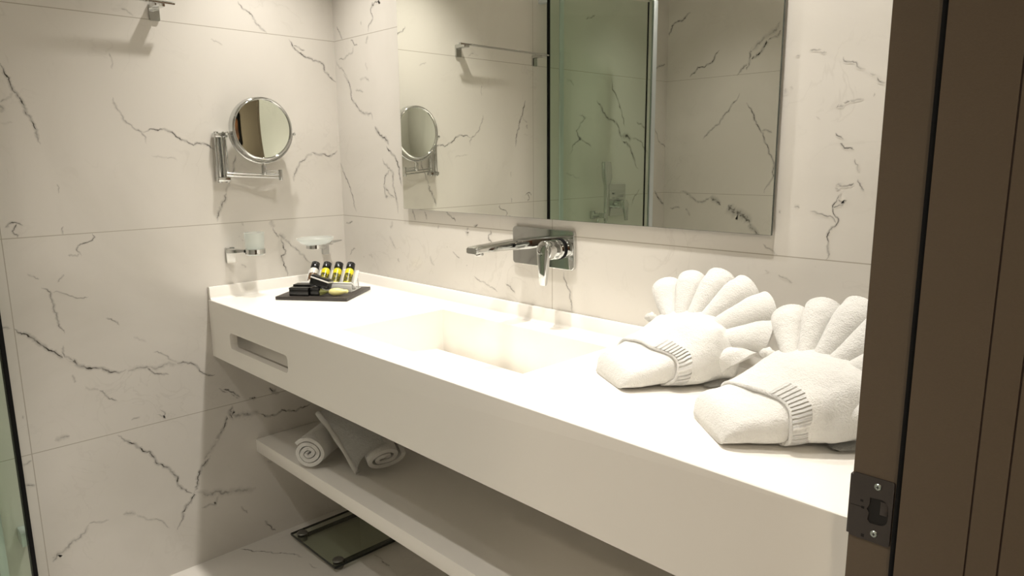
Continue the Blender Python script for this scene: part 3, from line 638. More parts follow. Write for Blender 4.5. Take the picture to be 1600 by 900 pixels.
# hanging inner box behind the slot, open below
bm = bmesh.new()
box(bm, (0.002, -0.425, 0.712), (0.62, -0.413, 0.859), 0.001)
box(bm, (0.60, -0.484, 0.70), (0.612, -0.426, 0.859), 0.001)
obj('inner_panel', bm, M['solid'], v)
# upstand along both walls, small cove
bm = bmesh.new()
up = [(-0.001, ZT - 0.001), (-0.001, ZL - 0.002), (-0.003, ZL), (-0.0105, ZL), (-0.0125, ZL - 0.002), (-0.0135, ZT + 0.008), (-0.0155, ZT + 0.0035), (-0.022, ZT + 0.0004), (-0.022, ZT - 0.001)]
a = [bm.verts.new((-y, y, z)) for y, z in up]            # mitred corner
b_ = [bm.verts.new((XR, y, z)) for y, z in up]
c = [bm.verts.new((-y, YF + 0.002, z)) for y, z in up]
n = len(up)
for i in range(n):
    j = (i + 1) % n
    bm.faces.new((a[i], a[j], b_[j], b_[i])); bm.faces.new((a[i], c[i], c[j], a[j]))
bm.faces.new(b_); bm.faces.new(c)
obj('upstand', bm, M['solid'], v, smooth=50)
# basin: steep lip, long ramp, slit drain at the back
prof = [(BY0, ZT - 0.0005)] + [(BY0 + 0.005, ZT - 0.003), (-0.400, 0.866), (-0.34, 0.826), (-0.28, 0.792), (-0.25, 0.782), (-0.21, 0.776), (-0.1145, 0.766), (-0.1125, 0.764), (-0.1125, 0.735), (BY1, 0.735), (BY1, ZT - 0.0005)]
bm = bmesh.new()
A_ = [bm.verts.new((BX0, y, z)) for y, z in prof]; B_ = [bm.verts.new((BX1, y, z)) for y, z in prof]
for i in range(len(prof) - 1): bm.faces.new((A_[i], A_[i + 1], B_[i + 1], B_[i]))
bm.faces.new(A_); bm.faces.new(B_)
bmesh.ops.recalc_face_normals(bm, faces=bm.faces[:])
bmesh.ops.solidify(bm, geom=bm.faces[:], thickness=-0.006)
bn = obj('basin', bm, M['solid'], v, smooth=35)
bn['label'] = 'rectangular ramp basin with a slit drain'
# drain pan under the slit
bm = bmesh.new(); cyl(bm, (0.975, -0.2, 0.62), (0.975, -0.2, 0.77), 0.02); obj('waste_pipe', bm, M['chrome'], v)

# lower shelf
bm = bmesh.new(); box(bm, (0.001, -0.389, 0.328), (XR, -0.001, 0.373), 0.002)
tag(obj('lower_shelf', bm, M['solid']), 'long white shelf fixed to the wall under the counter, bearing rolled towels', 'shelf')

# ------------------------------------------------------------------ wall mirror
wm = thing('wall_mirror', 'large frameless rectangular mirror on the marble wall above the tap', 'mirror', (1.0, 0, 1.1575))
bm = bmesh.new()
MX0, MX1, MZ0, MZ1 = 0.393, 1.621, 1.1575, 2.15
box(bm, (MX0, -0.0145, MZ0), (MX1, -0.0085, MZ1), 0.0006, 1)
o = obj('mirror_glass', bm, [M['mirror_edge'], M['mirror']], wm, smooth=None)
for f in o.data.polygons:
    if f.normal.y < -0.95: f.material_index = 1
bm = bmesh.new(); box(bm, (MX0 + 0.03, -0.0085, MZ0 + 0.03), (MX1 - 0.03, -0.0002, MZ1 - 0.03)); obj('backing_board', bm, M['white_plastic'], wm)

# ------------------------------------------------------------------ shower glass leaf near the left wall
GA = R(20)
gx, gy = math.sin(GA), -math.cos(GA)
GH = Vector((0.058, -1.060, 0))
def gl_mat(): return frame_mat(GH, (gx, gy, 0), (0, 0, 1), (-gy, gx, 0))
GM = gl_mat()    # local x along the leaf, y up, z out (towards the room)
M['green_glass'] = glass_sheet('green_tinted_glass', (0.89, 0.945, 0.89))
sd = thing('shower_door', 'clear green tinted glass shower door leaf with black edge seal by the towel bar', 'shower door', tuple(GH))
bm = bmesh.new(); box(bm, (0.008, 0.03, -0.004), (0.522, 2.02, 0.004), 0.0005, 1, mat=GM); obj('glass_panel', bm, M['green_glass'], sd, smooth=None)
bm = bmesh.new(); box(bm, (-0.004, 0.02, -0.007), (0.0075, 2.03, 0.0055), 0.0015, mat=GM); obj('edge_seal', bm, M['rubber'], sd)
bm = bmesh.new(); box(bm, (0.5225, 0.03, -0.005), (0.526, 2.02, 0.005), 0.0008, mat=GM); obj('edge_seal', bm, M['rubber'], sd)
bm = bmesh.new(); box(bm, (0.526, 0.02, -0.006), (0.549, 2.03, 0.006), 0.0015, mat=GM); o = obj('seal_strip', bm, M['green_glass'], sd)
bm = bmesh.new(); box(bm, (0.549, 0.02, -0.009), (0.572, 2.03, 0.009), 0.003, mat=GM); obj('door_profile', bm, M['aluminium'], sd)
bm = bmesh.new(); box(bm, (0.060, 0.02, -0.014), (0.082, 2.03, -0.0045), 0.003, mat=GM); obj('hinge_profile', bm, M['aluminium'], sd)
for z in (0.28, 1.98):
    bm = bmesh.new(); box(bm, (0.0006, -1.080, z), (0.054, -1.056, z + 0.04), 0.002); obj('wall_hinge', bm, M['aluminium'], sd)

# ------------------------------------------------------------------ basin tap
tp = thing('wall_tap', 'chrome wall mounted basin tap with a flat spout and drooping lever', 'tap', (0.996, 0, 1.03))
bm = bmesh.new()
rplate(bm, 0.9955, 1.0815, 0.219, 0.101, 0.010, 0.0098, frame_mat((0, -0.0002, 0), (1, 0, 0), (0, 0, 1), (0, -1, 0)), n=12)
obj('wall_plate', bm, M['chrome'], tp, smooth=12)
# spout: rectangular section with rounded edges, tapering outwards
def sweep_rect(bm, secs, r=0.3, n=4):
    """secs: list of (centre, half x vector, half z vector)"""
    rings = []
    for c, hx, hz in secs:
        c, hx, hz = Vector(c), Vector(hx), Vector(hz)
        rings.append([bm.verts.new(c + hx * x + hz * y) for x, y in rounded_rect(0, 0, 2, 2, r, n)])
    k = len(rings[0])
    for p, q in zip(rings, rings[1:]):
        for i in range(k):
            bm.faces.new((p[i], p[(i + 1) % k], q[(i + 1) % k], q[i]))
    bm.faces.new(rings[0]); bm.faces.new(rings[-1])
bm = bmesh.new()
SX = 0.936
S = [(-0.010, 1.0895, 0.024, 0.0150), (-0.04, 1.0895, 0.0235, 0.0135), (-0.12, 1.0890, 0.0225, 0.0105), (-0.185, 1.0880, 0.0215, 0.0085), (-0.200, 1.0868, 0.0205, 0.0085), (-0.2035, 1.0860, 0.019, 0.0070)]
sweep_rect(bm, [((SX, y, z), (hx, 0, 0), (0, 0, hz)) for y, z, hx, hz in S], 0.45, 5)
sp = obj('spout', bm, M['chrome'], tp, smooth=50)
bm = bmesh.new(); cyl(bm, (SX, -0.178, 1.082), (SX, -0.178, 1.0715), 0.0115, bevel=0.002); obj('aerator', bm, M['chrome'], sp)
# lever body and handle
LX = 1.056; LZ = 1.0835
bm = bmesh.new()
cyl(bm, (LX, -0.0102, LZ), (LX, -0.032, LZ), 0.0255, bevel=0.001)
obj('valve_collar', bm, M['chrome'], tp)
bm = bmesh.new(); cyl(bm, (LX, -0.0102, LZ), (LX, -0.0135, LZ), 0.0272); obj('seal_ring', bm, M['rubber'], tp)
bm = bmesh.new()
cyl(bm, (LX, -0.0325, LZ), (LX, -0.068, LZ), 0.0250, bevel=0.002)
sweep_rect(bm, [((LX, -0.062, LZ + 0.0215), (0.0120, 0, 0), (0, 0.0060, 0)), ((LX, -0.066, LZ + 0.012), (0.0185, 0, 0), (0, 0.0085, 0)), ((LX, -0.068, LZ - 0.012), (0.0185, 0, 0), (0, 0.0090, 0)),
                ((LX, -0.0685, LZ - 0.045), (0.0145, 0, 0), (0, 0.0078, 0)), ((LX, -0.0700, LZ - 0.082), (0.0105, 0, 0), (0, 0.0062, 0)), ((LX, -0.0705, LZ - 0.0875), (0.0085, 0, 0), (0, 0.0045, 0))], 0.5, 5)
obj('lever', bm, M['chrome'], tp, smooth=45)
bm = bmesh.new(); cyl(bm, (LX + 0.0001, -0.0764, LZ - 0.010), (LX + 0.0001, -0.0772, LZ - 0.010), 0.0016, seg=12); obj('index_dot', bm, M['rubber'], tp)

# ------------------------------------------------------------------ towel bar on the left wall
tb = thing('towel_bar', 'chrome wall towel bar with two square brackets high beside the shower', 'towel rail', (0, -0.81, 1.73))
bm = bmesh.new(); box(bm, (0.0545, -1.058, 1.7535), (0.0665, -0.548, 1.7605), 0.0015); obj('rail', bm, M['chrome'], tb)
for y0 in (-0.587, -1.028):
    bm = bmesh.new()
    plate(bm, rounded_rect(y0, 1.7375, 0.028, 0.048, 0.005, 4), [], 0.0075, frame_mat((0.008, 0, 0), (0, 1, 0), (0, 0, 1), (1, 0, 0)))
    box(bm, (0.006, y0 - 0.014, 1.7465), (0.058, y0 + 0.014, 1.7610), 0.002)
    obj('bracket', bm, M['chrome'], tb)

# ------------------------------------------------------------------ shaving mirror
MXC, MYC, MZC = 0.062, -0.317, 1.412
mg = thing('shaving_mirror', 'small round chrome magnifying mirror on a folding wall arm', 'mirror', (0, -0.43, 1.25))
ax = Vector((math.cos(R(-1)), math.sin(R(-1)), 0.0))
bm = bmesh.new()
c0 = Vector((MXC, MYC, MZC))
# drum ring
prof_ring = [(-0.018, 0.0905), (-0.0175, 0.0960), (-0.012, 0.0988), (-0.006, 0.0965), (0.006, 0.0965), (0.012, 0.0988), (0.0165, 0.0970), (0.018, 0.0930), (0.0165, 0.0905), (0.0125, 0.0895)]
lathe(bm, c0, c0 + ax, prof_ring, 72, caps=False)
obj('mirror_ring', bm, M['chrome'], mg, smooth=50)
def concave(bm, sgn, depth):
    n = 12; seg = 72
    pr = []
    for i in range(n + 1):
        r = 0.0900 * i / n
        pr.append((sgn * (0.0122 - depth * (1 - (i / n) ** 2)), r))
    lathe(bm, c0, c0 + ax, pr, seg, caps=False)
bm = bmesh.new(); concave(bm, 1, 0.0045); fm = obj('magnifying_glass', bm, M['mag'], mg, smooth=180)
bm = bmesh.new(); concave(bm, -1, 0.0); obj('plain_glass', bm, M['mag'], mg, smooth=180)
# yoke: half ring below, from knob to knob
bm = bmesh.new()
pts = []
for k in range(33):
    a = R(187 + k * (346 - 187 + 7) / 32)
    pts.append(c0 + Vector((0, math.cos(a) * 0.1055, math.sin(a) * 0.1055)))
tube(bm, pts, 0.0036, 10)
obj('yoke', bm, M['chrome'], mg, smooth=60)
for p0, q0 in ((R(187), R(187)), (R(353), R(353))):
    bm = bmesh.new()
    d = Vector((0, math.cos(p0), math.sin(p0)))
    cyl(bm, c0 + d * 0.0968, c0 + d * 0.112, 0.0028, seg=12)
    cyl(bm, c0 + d * 0.1095, c0 + d * 0.1165, 0.0052, seg=16, bevel=0.0015)
    obj('pivot_knob', bm, M['chrome'], mg)
# wall bracket: back plate, two upright rods, end caps
BY = -0.432
bm = bmesh.new()
box(bm, (0.0006, BY - 0.010, 1.262), (0.006, BY + 0.010, 1.392), 0.002)
obj('wall_bracket', bm, M['chrome'], mg)
for dy in (-0.0125, 0.0125):
    bm = bmesh.new()
    cyl(bm, (0.020, BY + dy, 1.250), (0.020, BY + dy, 1.400), 0.0062, seg=20, bevel=0.001)
    obj('upright_rod', bm, M['chrome'], mg)
for z in (1.250, 1.386):
    bm = bmesh.new()
    box(bm, (0.004, BY - 0.021, z), (0.030, BY + 0.021, z + 0.014), 0.003)
    for dy in (-0.0125, 0.0125):
        zz = 1.2505 if z < 1.3 else 1.3995
        cyl(bm, (0.020, BY + dy, zz - 0.004), (0.020, BY + dy, zz + 0.004), 0.0075, seg=16, bevel=0.0015)
    obj('bracket_cap', bm, M['chrome'], mg)
# lower arm out to the elbow, then back to the stem
E1 = Vector((0.062, -0.262, 1.266)); B1 = Vector((0.026, BY + 0.01, 1.272))
bm = bmesh.new()
for dz in (-0.0045, 0.0045):
    tube(bm, [B1 + Vector((0, 0, dz)), E1 + Vector((0, 0, dz - 0.004))], 0.0028, 10)
obj('lower_arm', bm, M['chrome'], mg)
bm = bmesh.new(); cyl(bm, E1 + Vector((0, 0, -0.016)), E1 + Vector((0, 0, 0.018)), 0.0065, seg=18, bevel=0.001); obj('elbow', bm, M['chrome'], mg)
ST = Vector((MXC, MYC, 1.281))
bm = bmesh.new()
for dz in (0.004, 0.011):
    tube(bm, [E1 + Vector((0, 0, dz)), ST + Vector((0, 0, -0.010 + dz))], 0.0028, 10)
obj('upper_arm', bm, M['chrome'], mg)
bm = bmesh.new(); cyl(bm, ST + Vector((0, 0, -0.012)), ST + Vector((0, 0, 0.0185)), 0.0075, seg=18, bevel=0.001)
cyl(bm, ST + Vector((0, 0, 0.018)), ST + Vector((0, 0, 0.027)), 0.004, seg=12)
obj('stem', bm, M['chrome'], mg)

# ------------------------------------------------------------------ tumbler holder and soap dish
M['frost'] = glass_sheet('frosted_glass', (0.965, 0.98, 0.97), 0.3, 0.8)
nt = M['frost'].node_tree
# frosted: blend the clear sheet with a milky translucent body
outn = [n_ for n_ in nt.nodes if n_.type == 'OUTPUT_MATERIAL'][0]
src = outn.inputs[0].links[0].from_socket
df = nt.nodes.new('ShaderNodeBsdfTranslucent'); df.inputs[0].default_value = (0.90, 0.93, 0.91, 1)
d2_ = nt.nodes.new('ShaderNodeBsdfDiffuse'); d2_.inputs[0].default_value = (0.90, 0.93, 0.91, 1)
ad = nt.nodes.new('ShaderNodeMixShader'); ad.inputs[0].default_value = 0.5
nt.links.new(df.outputs[0], ad.inputs[1]); nt.links.new(d2_.outputs[0], ad.inputs[2])
mxs = nt.nodes.new('ShaderNodeMixShader'); mxs.inputs[0].default_value = 0.30
nt.links.new(src, mxs.inputs[1]); nt.links.new(ad.outputs[0], mxs.inputs[2]); nt.links.new(mxs.outputs[0], outn.inputs[0])

th = thing('tumbler_holder', 'chrome wall holder with a ring, carrying the frosted tumbler', 'tumbler holder', (0, -0.425, 1.0))
CX, CY, CZ = 0.070, -0.370, 1.0275
bm = bmesh.new(); plate(bm, rounded_rect(-0.4255, 1.015, 0.027, 0.050, 0.003, 4), [], 0.0105, frame_mat((0.011, 0, 0), (0, 1, 0), (0, 0, 1), (1, 0, 0))); obj('wall_plate', bm, M['chrome'], th)
bm = bmesh.new()
sweep_rect(bm, [((0.010, -0.4255, 1.029), (0, 0.0125, 0), (0, 0, 0.0085)), ((0.030, -0.421, 1.029), (-0.003, 0.0115, 0), (0, 0, 0.0070)), ((0.050, -0.404, 1.029), (-0.006, 0.008, 0), (0, 0, 0.0050)), ((0.0555, -0.397, 1.029), (-0.006, 0.007, 0), (0, 0, 0.0048))], 0.3, 3)
obj('arm', bm, M['chrome'], th)
def ring(name, cx, cy_, cz, r, h, t, parent):
    bm = bmesh.new()
    a, b = Vector((cx, cy_, cz)), Vector((cx, cy_, cz + 1))
    lathe(bm, a, b, [(-h / 2, r), (-h / 2 + .001, r + t), (h / 2 - .001, r + t), (h / 2, r), (-h / 2, r)], 48, caps=False)
    return obj(name, bm, M['chrome'], parent, smooth=50)
ring('holder_ring', CX, CY, CZ, 0.0292, 0.0165, 0.0022, th)
bm = bmesh.new()
lathe(bm, (CX, CY, CZ), (CX, CY, CZ + 1), [(-0.012, 0.0), (-0.012, 0.0255), (-0.010, 0.0275), (0.012, 0.0285), (0.060, 0.0312), (0.0605, 0.0300), (0.012, 0.0262), (-0.008, 0.0250), (-0.008, 0.0)], 40, caps=False)
tag(obj('tumbler', bm, M['frost'], smooth=50), 'frosted glass tumbler standing in the chrome wall ring', 'glass')

sh = thing('soap_dish_holder', 'chrome wall holder with a ring and tapered arm, carrying the glass soap dish', 'soap dish holder', (0, -0.083, 0.99))
bm = bmesh.new(); plate(bm, rounded_rect(-0.084, 1.0075, 0.024, 0.050, 0.003, 4), [], 0.0105, frame_mat((0.011, 0, 0), (0, 1, 0), (0, 0, 1), (1, 0, 0))); obj('wall_plate', bm, M['chrome'], sh)
DX, DY, DZ = 0.078, -0.160, 1.0275
ring('holder_ring', DX, DY, DZ - 0.002, 0.0300, 0.0160, 0.0022, sh)
bm = bmesh.new()
sweep_rect(bm, [((0.010, -0.084, 1.026), (0, 0.012, 0), (0, 0, 0.0075)), ((0.050, -0.086, 1.028), (-0.003, 0.012, 0), (0, 0, 0.0070)), ((0.062, -0.100, 1.029), (0.004, 0.012, 0), (0, 0, 0.0065)), ((0.067, -0.128, 1.029), (0.006, 0.008, 0), (0, 0, 0.0058))], 0.3, 3)
sweep_rect(bm, [((0.058, -0.100, 1.031), (0.010, 0.004, 0), (0, 0, 0.0045)), ((0.063, -0.075, 1.0335), (0.007, 0.003, 0), (0, 0, 0.0032)), ((0.064, -0.055, 1.0350), (0.004, 0.002, 0), (0, 0, 0.0020))], 0.3, 3)
obj('arm', bm, M['chrome'], sh)
bm = bmesh.new()
def dish(t, r):
    return None
lathe(bm, (DX, DY, DZ), (DX, DY, DZ + 1), [(-0.002, 0.0), (-0.002, 0.024), (0.003, 0.034), (0.009, 0.048), (0.019, 0.0585), (0.026, 0.0605), (0.0265, 0.0585), (0.019, 0.0555), (0.011, 0.045), (0.006, 0.030), (0.004, 0.0)], 48, caps=False)
for vv in bm.verts:
    vv.co.x = DX + (vv.co.x - DX) * 0.9; vv.co.y = DY + (vv.co.y - DY) * 1.06
tag(obj('soap_dish', bm, M['frost'], smooth=50), 'shallow oval frosted glass soap dish on the wall holder near the corner', 'soap dish')

# ------------------------------------------------------------------ amenity tray
TF = Vector((0.171, -0.362, ZT + 0.0004))
ex = Vector((0.807, 0.590, 0)).normalized(); ey = Vector((-ex.y, ex.x, 0)); ez = Vector((0, 0, 1))
TM = frame_mat(TF, ex, ey, ez)
def TP(x, y, z): return TM @ Vector((x, y, z))
bm = bmesh.new(); box(bm, (0, 0, 0), (0.238, 0.205, 0.0105), 0.0012, mat=TM)
tag(obj('amenity_tray', bm, M['slate']), 'flat dark slate tray of toiletries on the counter near the corner', 'tray')
TZ = 0.0109
# rack of clear acrylic, leaning back
M['acrylic'] = glass_sheet('clear_acrylic', (0.96, 0.96, 0.95), 0.05, 1.2)
nt = M['acrylic'].node_tree
outn = [n_ for n_ in nt.nodes if n_.type == 'OUTPUT_MATERIAL'][0]; src = outn.inputs[0].links[0].from_socket
df = nt.nodes.new('ShaderNodeBsdfDiffuse'); df.inputs[0].default_value = (0.85, 0.85, 0.82, 1)
mxs = nt.nodes.new('ShaderNodeMixShader'); mxs.inputs[0].default_value = 0.72
nt.links.new(src, mxs.inputs[1]); nt.links.new(df.outputs[0], mxs.inputs[2]); nt.links.new(mxs.outputs[0], outn.inputs[0])
LEAN = R(38)
RB = (0.0, 0.118)      # rack foot along the tray's depth
lv = Vector((0, math.sin(LEAN), math.cos(LEAN)))     # vial axis in tray coordinates
ln = Vector((0, -math.cos(LEAN), math.sin(LEAN)))    # rack face normal
RMx = TM @ frame_mat((0, RB[1], TZ), (1, 0, 0), tuple(lv), tuple(ln))
VX = [0.0665, 0.1080, 0.1495, 0.1910]
rk = thing('vial_rack', 'clear acrylic rack leaning back and holding four toiletry bottles', 'rack', tuple(TP(0.13, RB[1], TZ)))
bm = bmesh.new()
box(bm, (0.040, 0.009, -0.004), (0.2165, 0.078, 0.0), 0.001, mat=RMx)          # back board
obj('back_board', bm, M['acrylic'], rk)
bm = bmesh.new(); box(bm, (0.040, 0.0100, 0.0002), (0.2165, 0.0150, 0.033), 0.001, mat=RMx); obj('ledge', bm, M['acrylic'], rk)
bm = bmesh.new(); box(bm, (0.040, RB[1] - 0.0235, TZ + 0.0002), (0.2165, RB[1] - 0.0195, TZ + 0.0245), 0.001, mat=TM); obj('front_fascia', bm, M['acrylic'], rk)
bm = bmesh.new()
box(bm, (0.040, RB[1] - 0.012, TZ), (0.2165, RB[1] + 0.060, TZ + 0.003), 0.0008, mat=TM)
obj('foot', bm, M['acrylic'], rk)
for bx in (0.040, 0.213):
    bm = bmesh.new(); box(bm, (bx, RB[1] + 0.036, TZ + 0.0032), (bx + 0.0035, RB[1] + 0.040, TZ + 0.036), 0.0006, mat=TM); obj('brace', bm, M['acrylic'], rk)

def label_mat(name, base, ink1, ink2, seed):
    mt, nt, b = new_mat(name); N, L = nt.nodes, nt.links
    uv = N.new('ShaderNodeUVMap'); uv.uv_map = 'UVMap'
    mp = N.new('ShaderNodeMapping'); mp.inputs['Location'].default_value = (seed, seed * .7, 0); mp.inputs['Scale'].default_value = (7, 2.6, 1)
    L.new(uv.outputs[0], mp.inputs[0])
    n1 = N.new('ShaderNodeTexNoise'); n1.inputs['Scale'].default_value = 1.4; n1.inputs['Detail'].default_value = 4
    L.new(mp.outputs[0], n1.inputs['Vector'])
    sp = N.new('ShaderNodeSeparateXYZ'); L.new(uv.outputs[0], sp.inputs[0])
    # print only on the lower two thirds
    g = N.new('ShaderNodeMapRange'); g.inputs[1].default_value = 0.66; g.inputs[2].default_value = 0.78; g.inputs[3].default_value = 0.20; g.inputs[4].default_value = -0.35
    L.new(sp.outputs[1], g.inputs[0])
    ad = N.new('ShaderNodeMath'); ad.operation = 'ADD'; L.new(n1.outputs['Fac'], ad.inputs[0]); L.new(g.outputs[0], ad.inputs[1])
    r = N.new('ShaderNodeMapRange'); r.inputs[1].default_value = 0.54; r.inputs[2].default_value = 0.60; L.new(ad.outputs[0], r.inputs[0])
    n2 = N.new('ShaderNodeTexNoise'); n2.inputs['Scale'].default_value = 5; L.new(mp.outputs[0], n2.inputs['Vector'])
    mi = N.new('ShaderNodeMix'); mi.data_type = 'RGBA'; mi.inputs['A'].default_value = (*ink1, 1); mi.inputs['B'].default_value = (*ink2, 1); 
    rr = N.new('ShaderNodeMapRange'); rr.inputs[1].default_value = 0.48; rr.inputs[2].default_value = 0.56; L.new(n2.outputs['Fac'], rr.inputs[0]); L.new(rr.outputs[0], mi.inputs['Factor'])
    mx = N.new('ShaderNodeMix'); mx.data_type = 'RGBA'; mx.inputs['A'].default_value = (*base, 1)
    L.new(r.outputs[0], mx.inputs['Factor']); L.new(mi.outputs['Result'], mx.inputs['B']); L.new(mx.outputs['Result'], b.inputs['Base Color'])
    b.inputs['Roughness'].default_value = 0.18; b.inputs['Coat Weight'].default_value = 0.4
    return mt
M['yellow_label'] = label_mat('yellow_bottle_print', (0.80, 0.68, 0.02), (0.035, 0.03, 0.008), (0.22, 0.20, 0.02), 1.0)
M['white_label'] = label_mat('pale_bottle_print', (0.78, 0.76, 0.70), (0.03, 0.02, 0.015), (0.25, 0.13, 0.05), 3.3)
M['clear_neck'] = simple('clear_plastic_neck', (0.72, 0.70, 0.62), 0.15)
M['yellow_liquid'] = simple('yellow_liquid', (0.62, 0.60, 0.06), 0.1, coat=0.5)
VR = 0.0138
def vial(i):
    c = RMx @ Vector((VX[i], 0.0152, 0.0004 + VR)); u = (RMx.to_3x3() @ Vector((0, 1, 0))).normalized()
    where = ['pale bottle with black cap, first in the acrylic rack, behind the black boxes', 'yellow toiletry bottle with black cap, next to the pale bottle in the rack',
             'yellow toiletry bottle with black cap, between two other yellow ones in the rack', 'yellow toiletry bottle with black cap at the rack end beside the soap'][i]
    t = thing('toiletry_bottle', where, 'bottle', tuple(c), 'toiletry bottles in the acrylic rack')
    rot = u.to_track_quat('Z', 'Y').to_matrix().to_4x4()
    # build upright then tilt: parts are made directly along the axis
    bm = bmesh.new()
    lathe(bm, c, c + u, [(0.0, 0.0), (0.0, VR - 0.002), (0.0008, VR - 0.0006), (0.003, VR), (0.0525, VR), (0.0560, VR - 0.002), (0.0580, 0.0085), (0.062, 0.0082)], 28, caps=True)
    obj('bottle_body', bm, M['white_plastic'] if i == 0 else M['yellow_liquid'], t, smooth=50)
    bm = bmesh.new(); uvl = bm.loops.layers.uv.new('UVMap')
    x, y = basis(u)
    n = 28
    lo = [bm.verts.new(c + u * 0.006 + (x * math.cos(2 * math.pi * k / n) + y * math.sin(2 * math.pi * k / n)) * (VR + 0.00025)) for k in range(n)]
    hi = [bm.verts.new(v_.co + u * 0.045) for v_ in lo]
    for k in range(n):
        j = (k + 1) % n
        f = bm.faces.new((lo[k], lo[j], hi[j], hi[k]))
        for lp, q in zip(f.loops, ((k / n, 0), ((k + 1) / n, 0), ((k + 1) / n, 1), (k / n, 1))): lp[uvl].uv = q
    o = obj('printed_label', bm, M['white_label'] if i == 0 else M['yellow_label'], t, smooth=60)
    bm = bmesh.new()
    lathe(bm, c, c + u, [(0.0585, 0.0), (0.0585, VR - 0.0006), (0.0590, VR + 0.0004), (0.0785, VR - 0.0002), (0.0805, VR - 0.0022), (0.0808, 0.0)], 28, caps=False)
    obj('screw_cap', bm, M['black_cap'], t, smooth=45)
for i in range(4): vial(i)

def carton(name, label, mat4, sx, sy, sz, group=None):
    """small card box: body, lid seam and tuck tab"""
    t = thing(name, label, 'box', tuple(mat4.translation), group)
    bm = bmesh.new(); box(bm, (-sx / 2, -sy / 2, 0), (sx / 2, sy / 2, sz * .78), 0.0008, mat=mat4); obj('box_base', bm, M['black'], t)
    bm = bmesh.new(); box(bm, (-sx / 2 - .0004, -sy / 2 - .0004, sz * .80), (sx / 2 + .0004, sy / 2 + .0004, sz), 0.0010, mat=mat4); obj('box_lid', bm, M['black'], t)
    return t
def TMat(x, y, z, rz=0, rx=0, ry=0):
    return TM @ Matrix.Translation((x, y, z)) @ Matrix.Rotation(rz, 4, 'Z') @ Matrix.Rotation(ry, 4, 'Y') @ Matrix.Rotation(rx, 4, 'X')
carton('card_box', 'low black card box lying flat at the front of the slate tray', TMat(0.0725, 0.0305, TZ, R(0)), 0.064, 0.032, 0.026)
carton('card_box', 'black card box lying flat behind the low front box', TMat(0.066, 0.0680, TZ, R(1)), 0.058, 0.034, 0.030)
carton('card_box', 'small black card box with pale emblem, under the tilted case', TMat(0.122, 0.036, TZ, R(0)), 0.028, 0.030, 0.026)
# tilted case on the two boxes, top highlight put in as white band
tc_ = thing('sheen_banded_case', 'black case with a white band painted as its sheen, tilted over the card boxes', 'case', tuple(TP(0.14, 0.045, TZ)))
CM = TMat(0.1320, 0.054, TZ + 0.0375, R(-2), R(-8), R(17))
bm = bmesh.new(); box(bm, (-0.031, -0.018, -0.013), (0.031, 0.018, 0.008), 0.002, mat=CM); obj('case_body', bm, M['black'], tc_)
bm = bmesh.new(); box(bm, (-0.0315, -0.0205, 0.0083), (0.0315, 0.0205, 0.0128), 0.001, mat=CM); obj('painted_sheen', bm, M['white_plastic'], tc_)
bm = bmesh.new(); box(bm, (-0.0310, -0.020, 0.0130), (0.0310, 0.020, 0.0185), 0.0022, mat=CM); obj('case_lid', bm, M['black'], tc_)
# wrapped soap
ws = thing('wrapped_soap', 'pale yellow soap in a twisted green wrapper on the slate tray', 'soap', tuple(TP(0.19, 0.02, TZ)))
M['soap'] = simple('pale_yellow_soap', (0.78, 0.72, 0.30), 0.35, bump=(90, 0.5, 0.002), var=0.12, coat=0.3)
M['wrapper'] = simple('dark_green_wrapper', (0.10, 0.105, 0.02), 0.15, var=0.5, bump=(120, 0.8, 0.003), coat=0.6)
bm = bmesh.new()
rr = lathe(bm, TP(0.166, 0.030, TZ + 0.0125), TP(0.226, 0.046, TZ + 0.0125), [(0, 0), (0.02, 0.005), (0.12, 0.0095), (0.3, 0.0122), (0.5, 0.0120), (0.68, 0.0085), (0.78, 0.0060), (0.88, 0.0065), (0.97, 0.0050), (1, 0)], 20, caps=False)
obj('soap_bar', bm, M['soap'], ws, smooth=60)
bm = bmesh.new()
def fanfn(u_, v_):
    a = u_ * 2 * math.pi
    r = 0.003 + 0.0075 * v_ * (1 + 0.25 * math.sin(5 * a))
    base = TM @ Vector((0.1655 - 0.020 * v_, 0.030 - 0.012 * v_, TZ + 0.0128))
    return base + ey * (r * math.cos(a)) + ez * (r * math.sin(a) * 0.95)
grid(bm, 30, 7, fanfn, closed_u=True)
obj('wrapper_twist', bm, M['wrapper'], ws, smooth=60)

# ------------------------------------------------------------------ bathroom scale
bs = thing('bathroom_scale', 'square clear glass bathroom scale with round metal feet, on the floor', 'bathroom scale', (0.225, -0.17, 0))
M['scale_glass'] = glass_sheet('dark_green_glass', (0.80, 0.82, 0.765))
SX0, SX1, SY0, SY1 = 0.077, 0.372, -0.322, -0.022
bm = bmesh.new(); box(bm, (SX0, SY0, 0.018), (SX1, SY1, 0.025), 0.0015, mat=None); obj('glass_plate', bm, M['scale_glass'], bs, smooth=None)
M['scale_edge'] = simple('dark_glass_rim', (0.01, 0.014, 0.01), 0.2)
bm = bmesh.new()
T1 = Matrix.Identity(4)
for lo, hi in (((SX0 - .0012, SY0 - .0012, .0175), (SX1 + .0012, SY0, .0255)), ((SX0 - .0012, SY1, .0175), (SX1 + .0012, SY1 + .0012, .0255)), ((SX0 - .0012, SY0, .0175), (SX0, SY1, .0255)), ((SX1, SY0, .0175), (SX1 + .0012, SY1, .0255))):
    box(bm, lo, hi)
obj('glass_rim', bm, M['scale_edge'], bs, smooth=None)
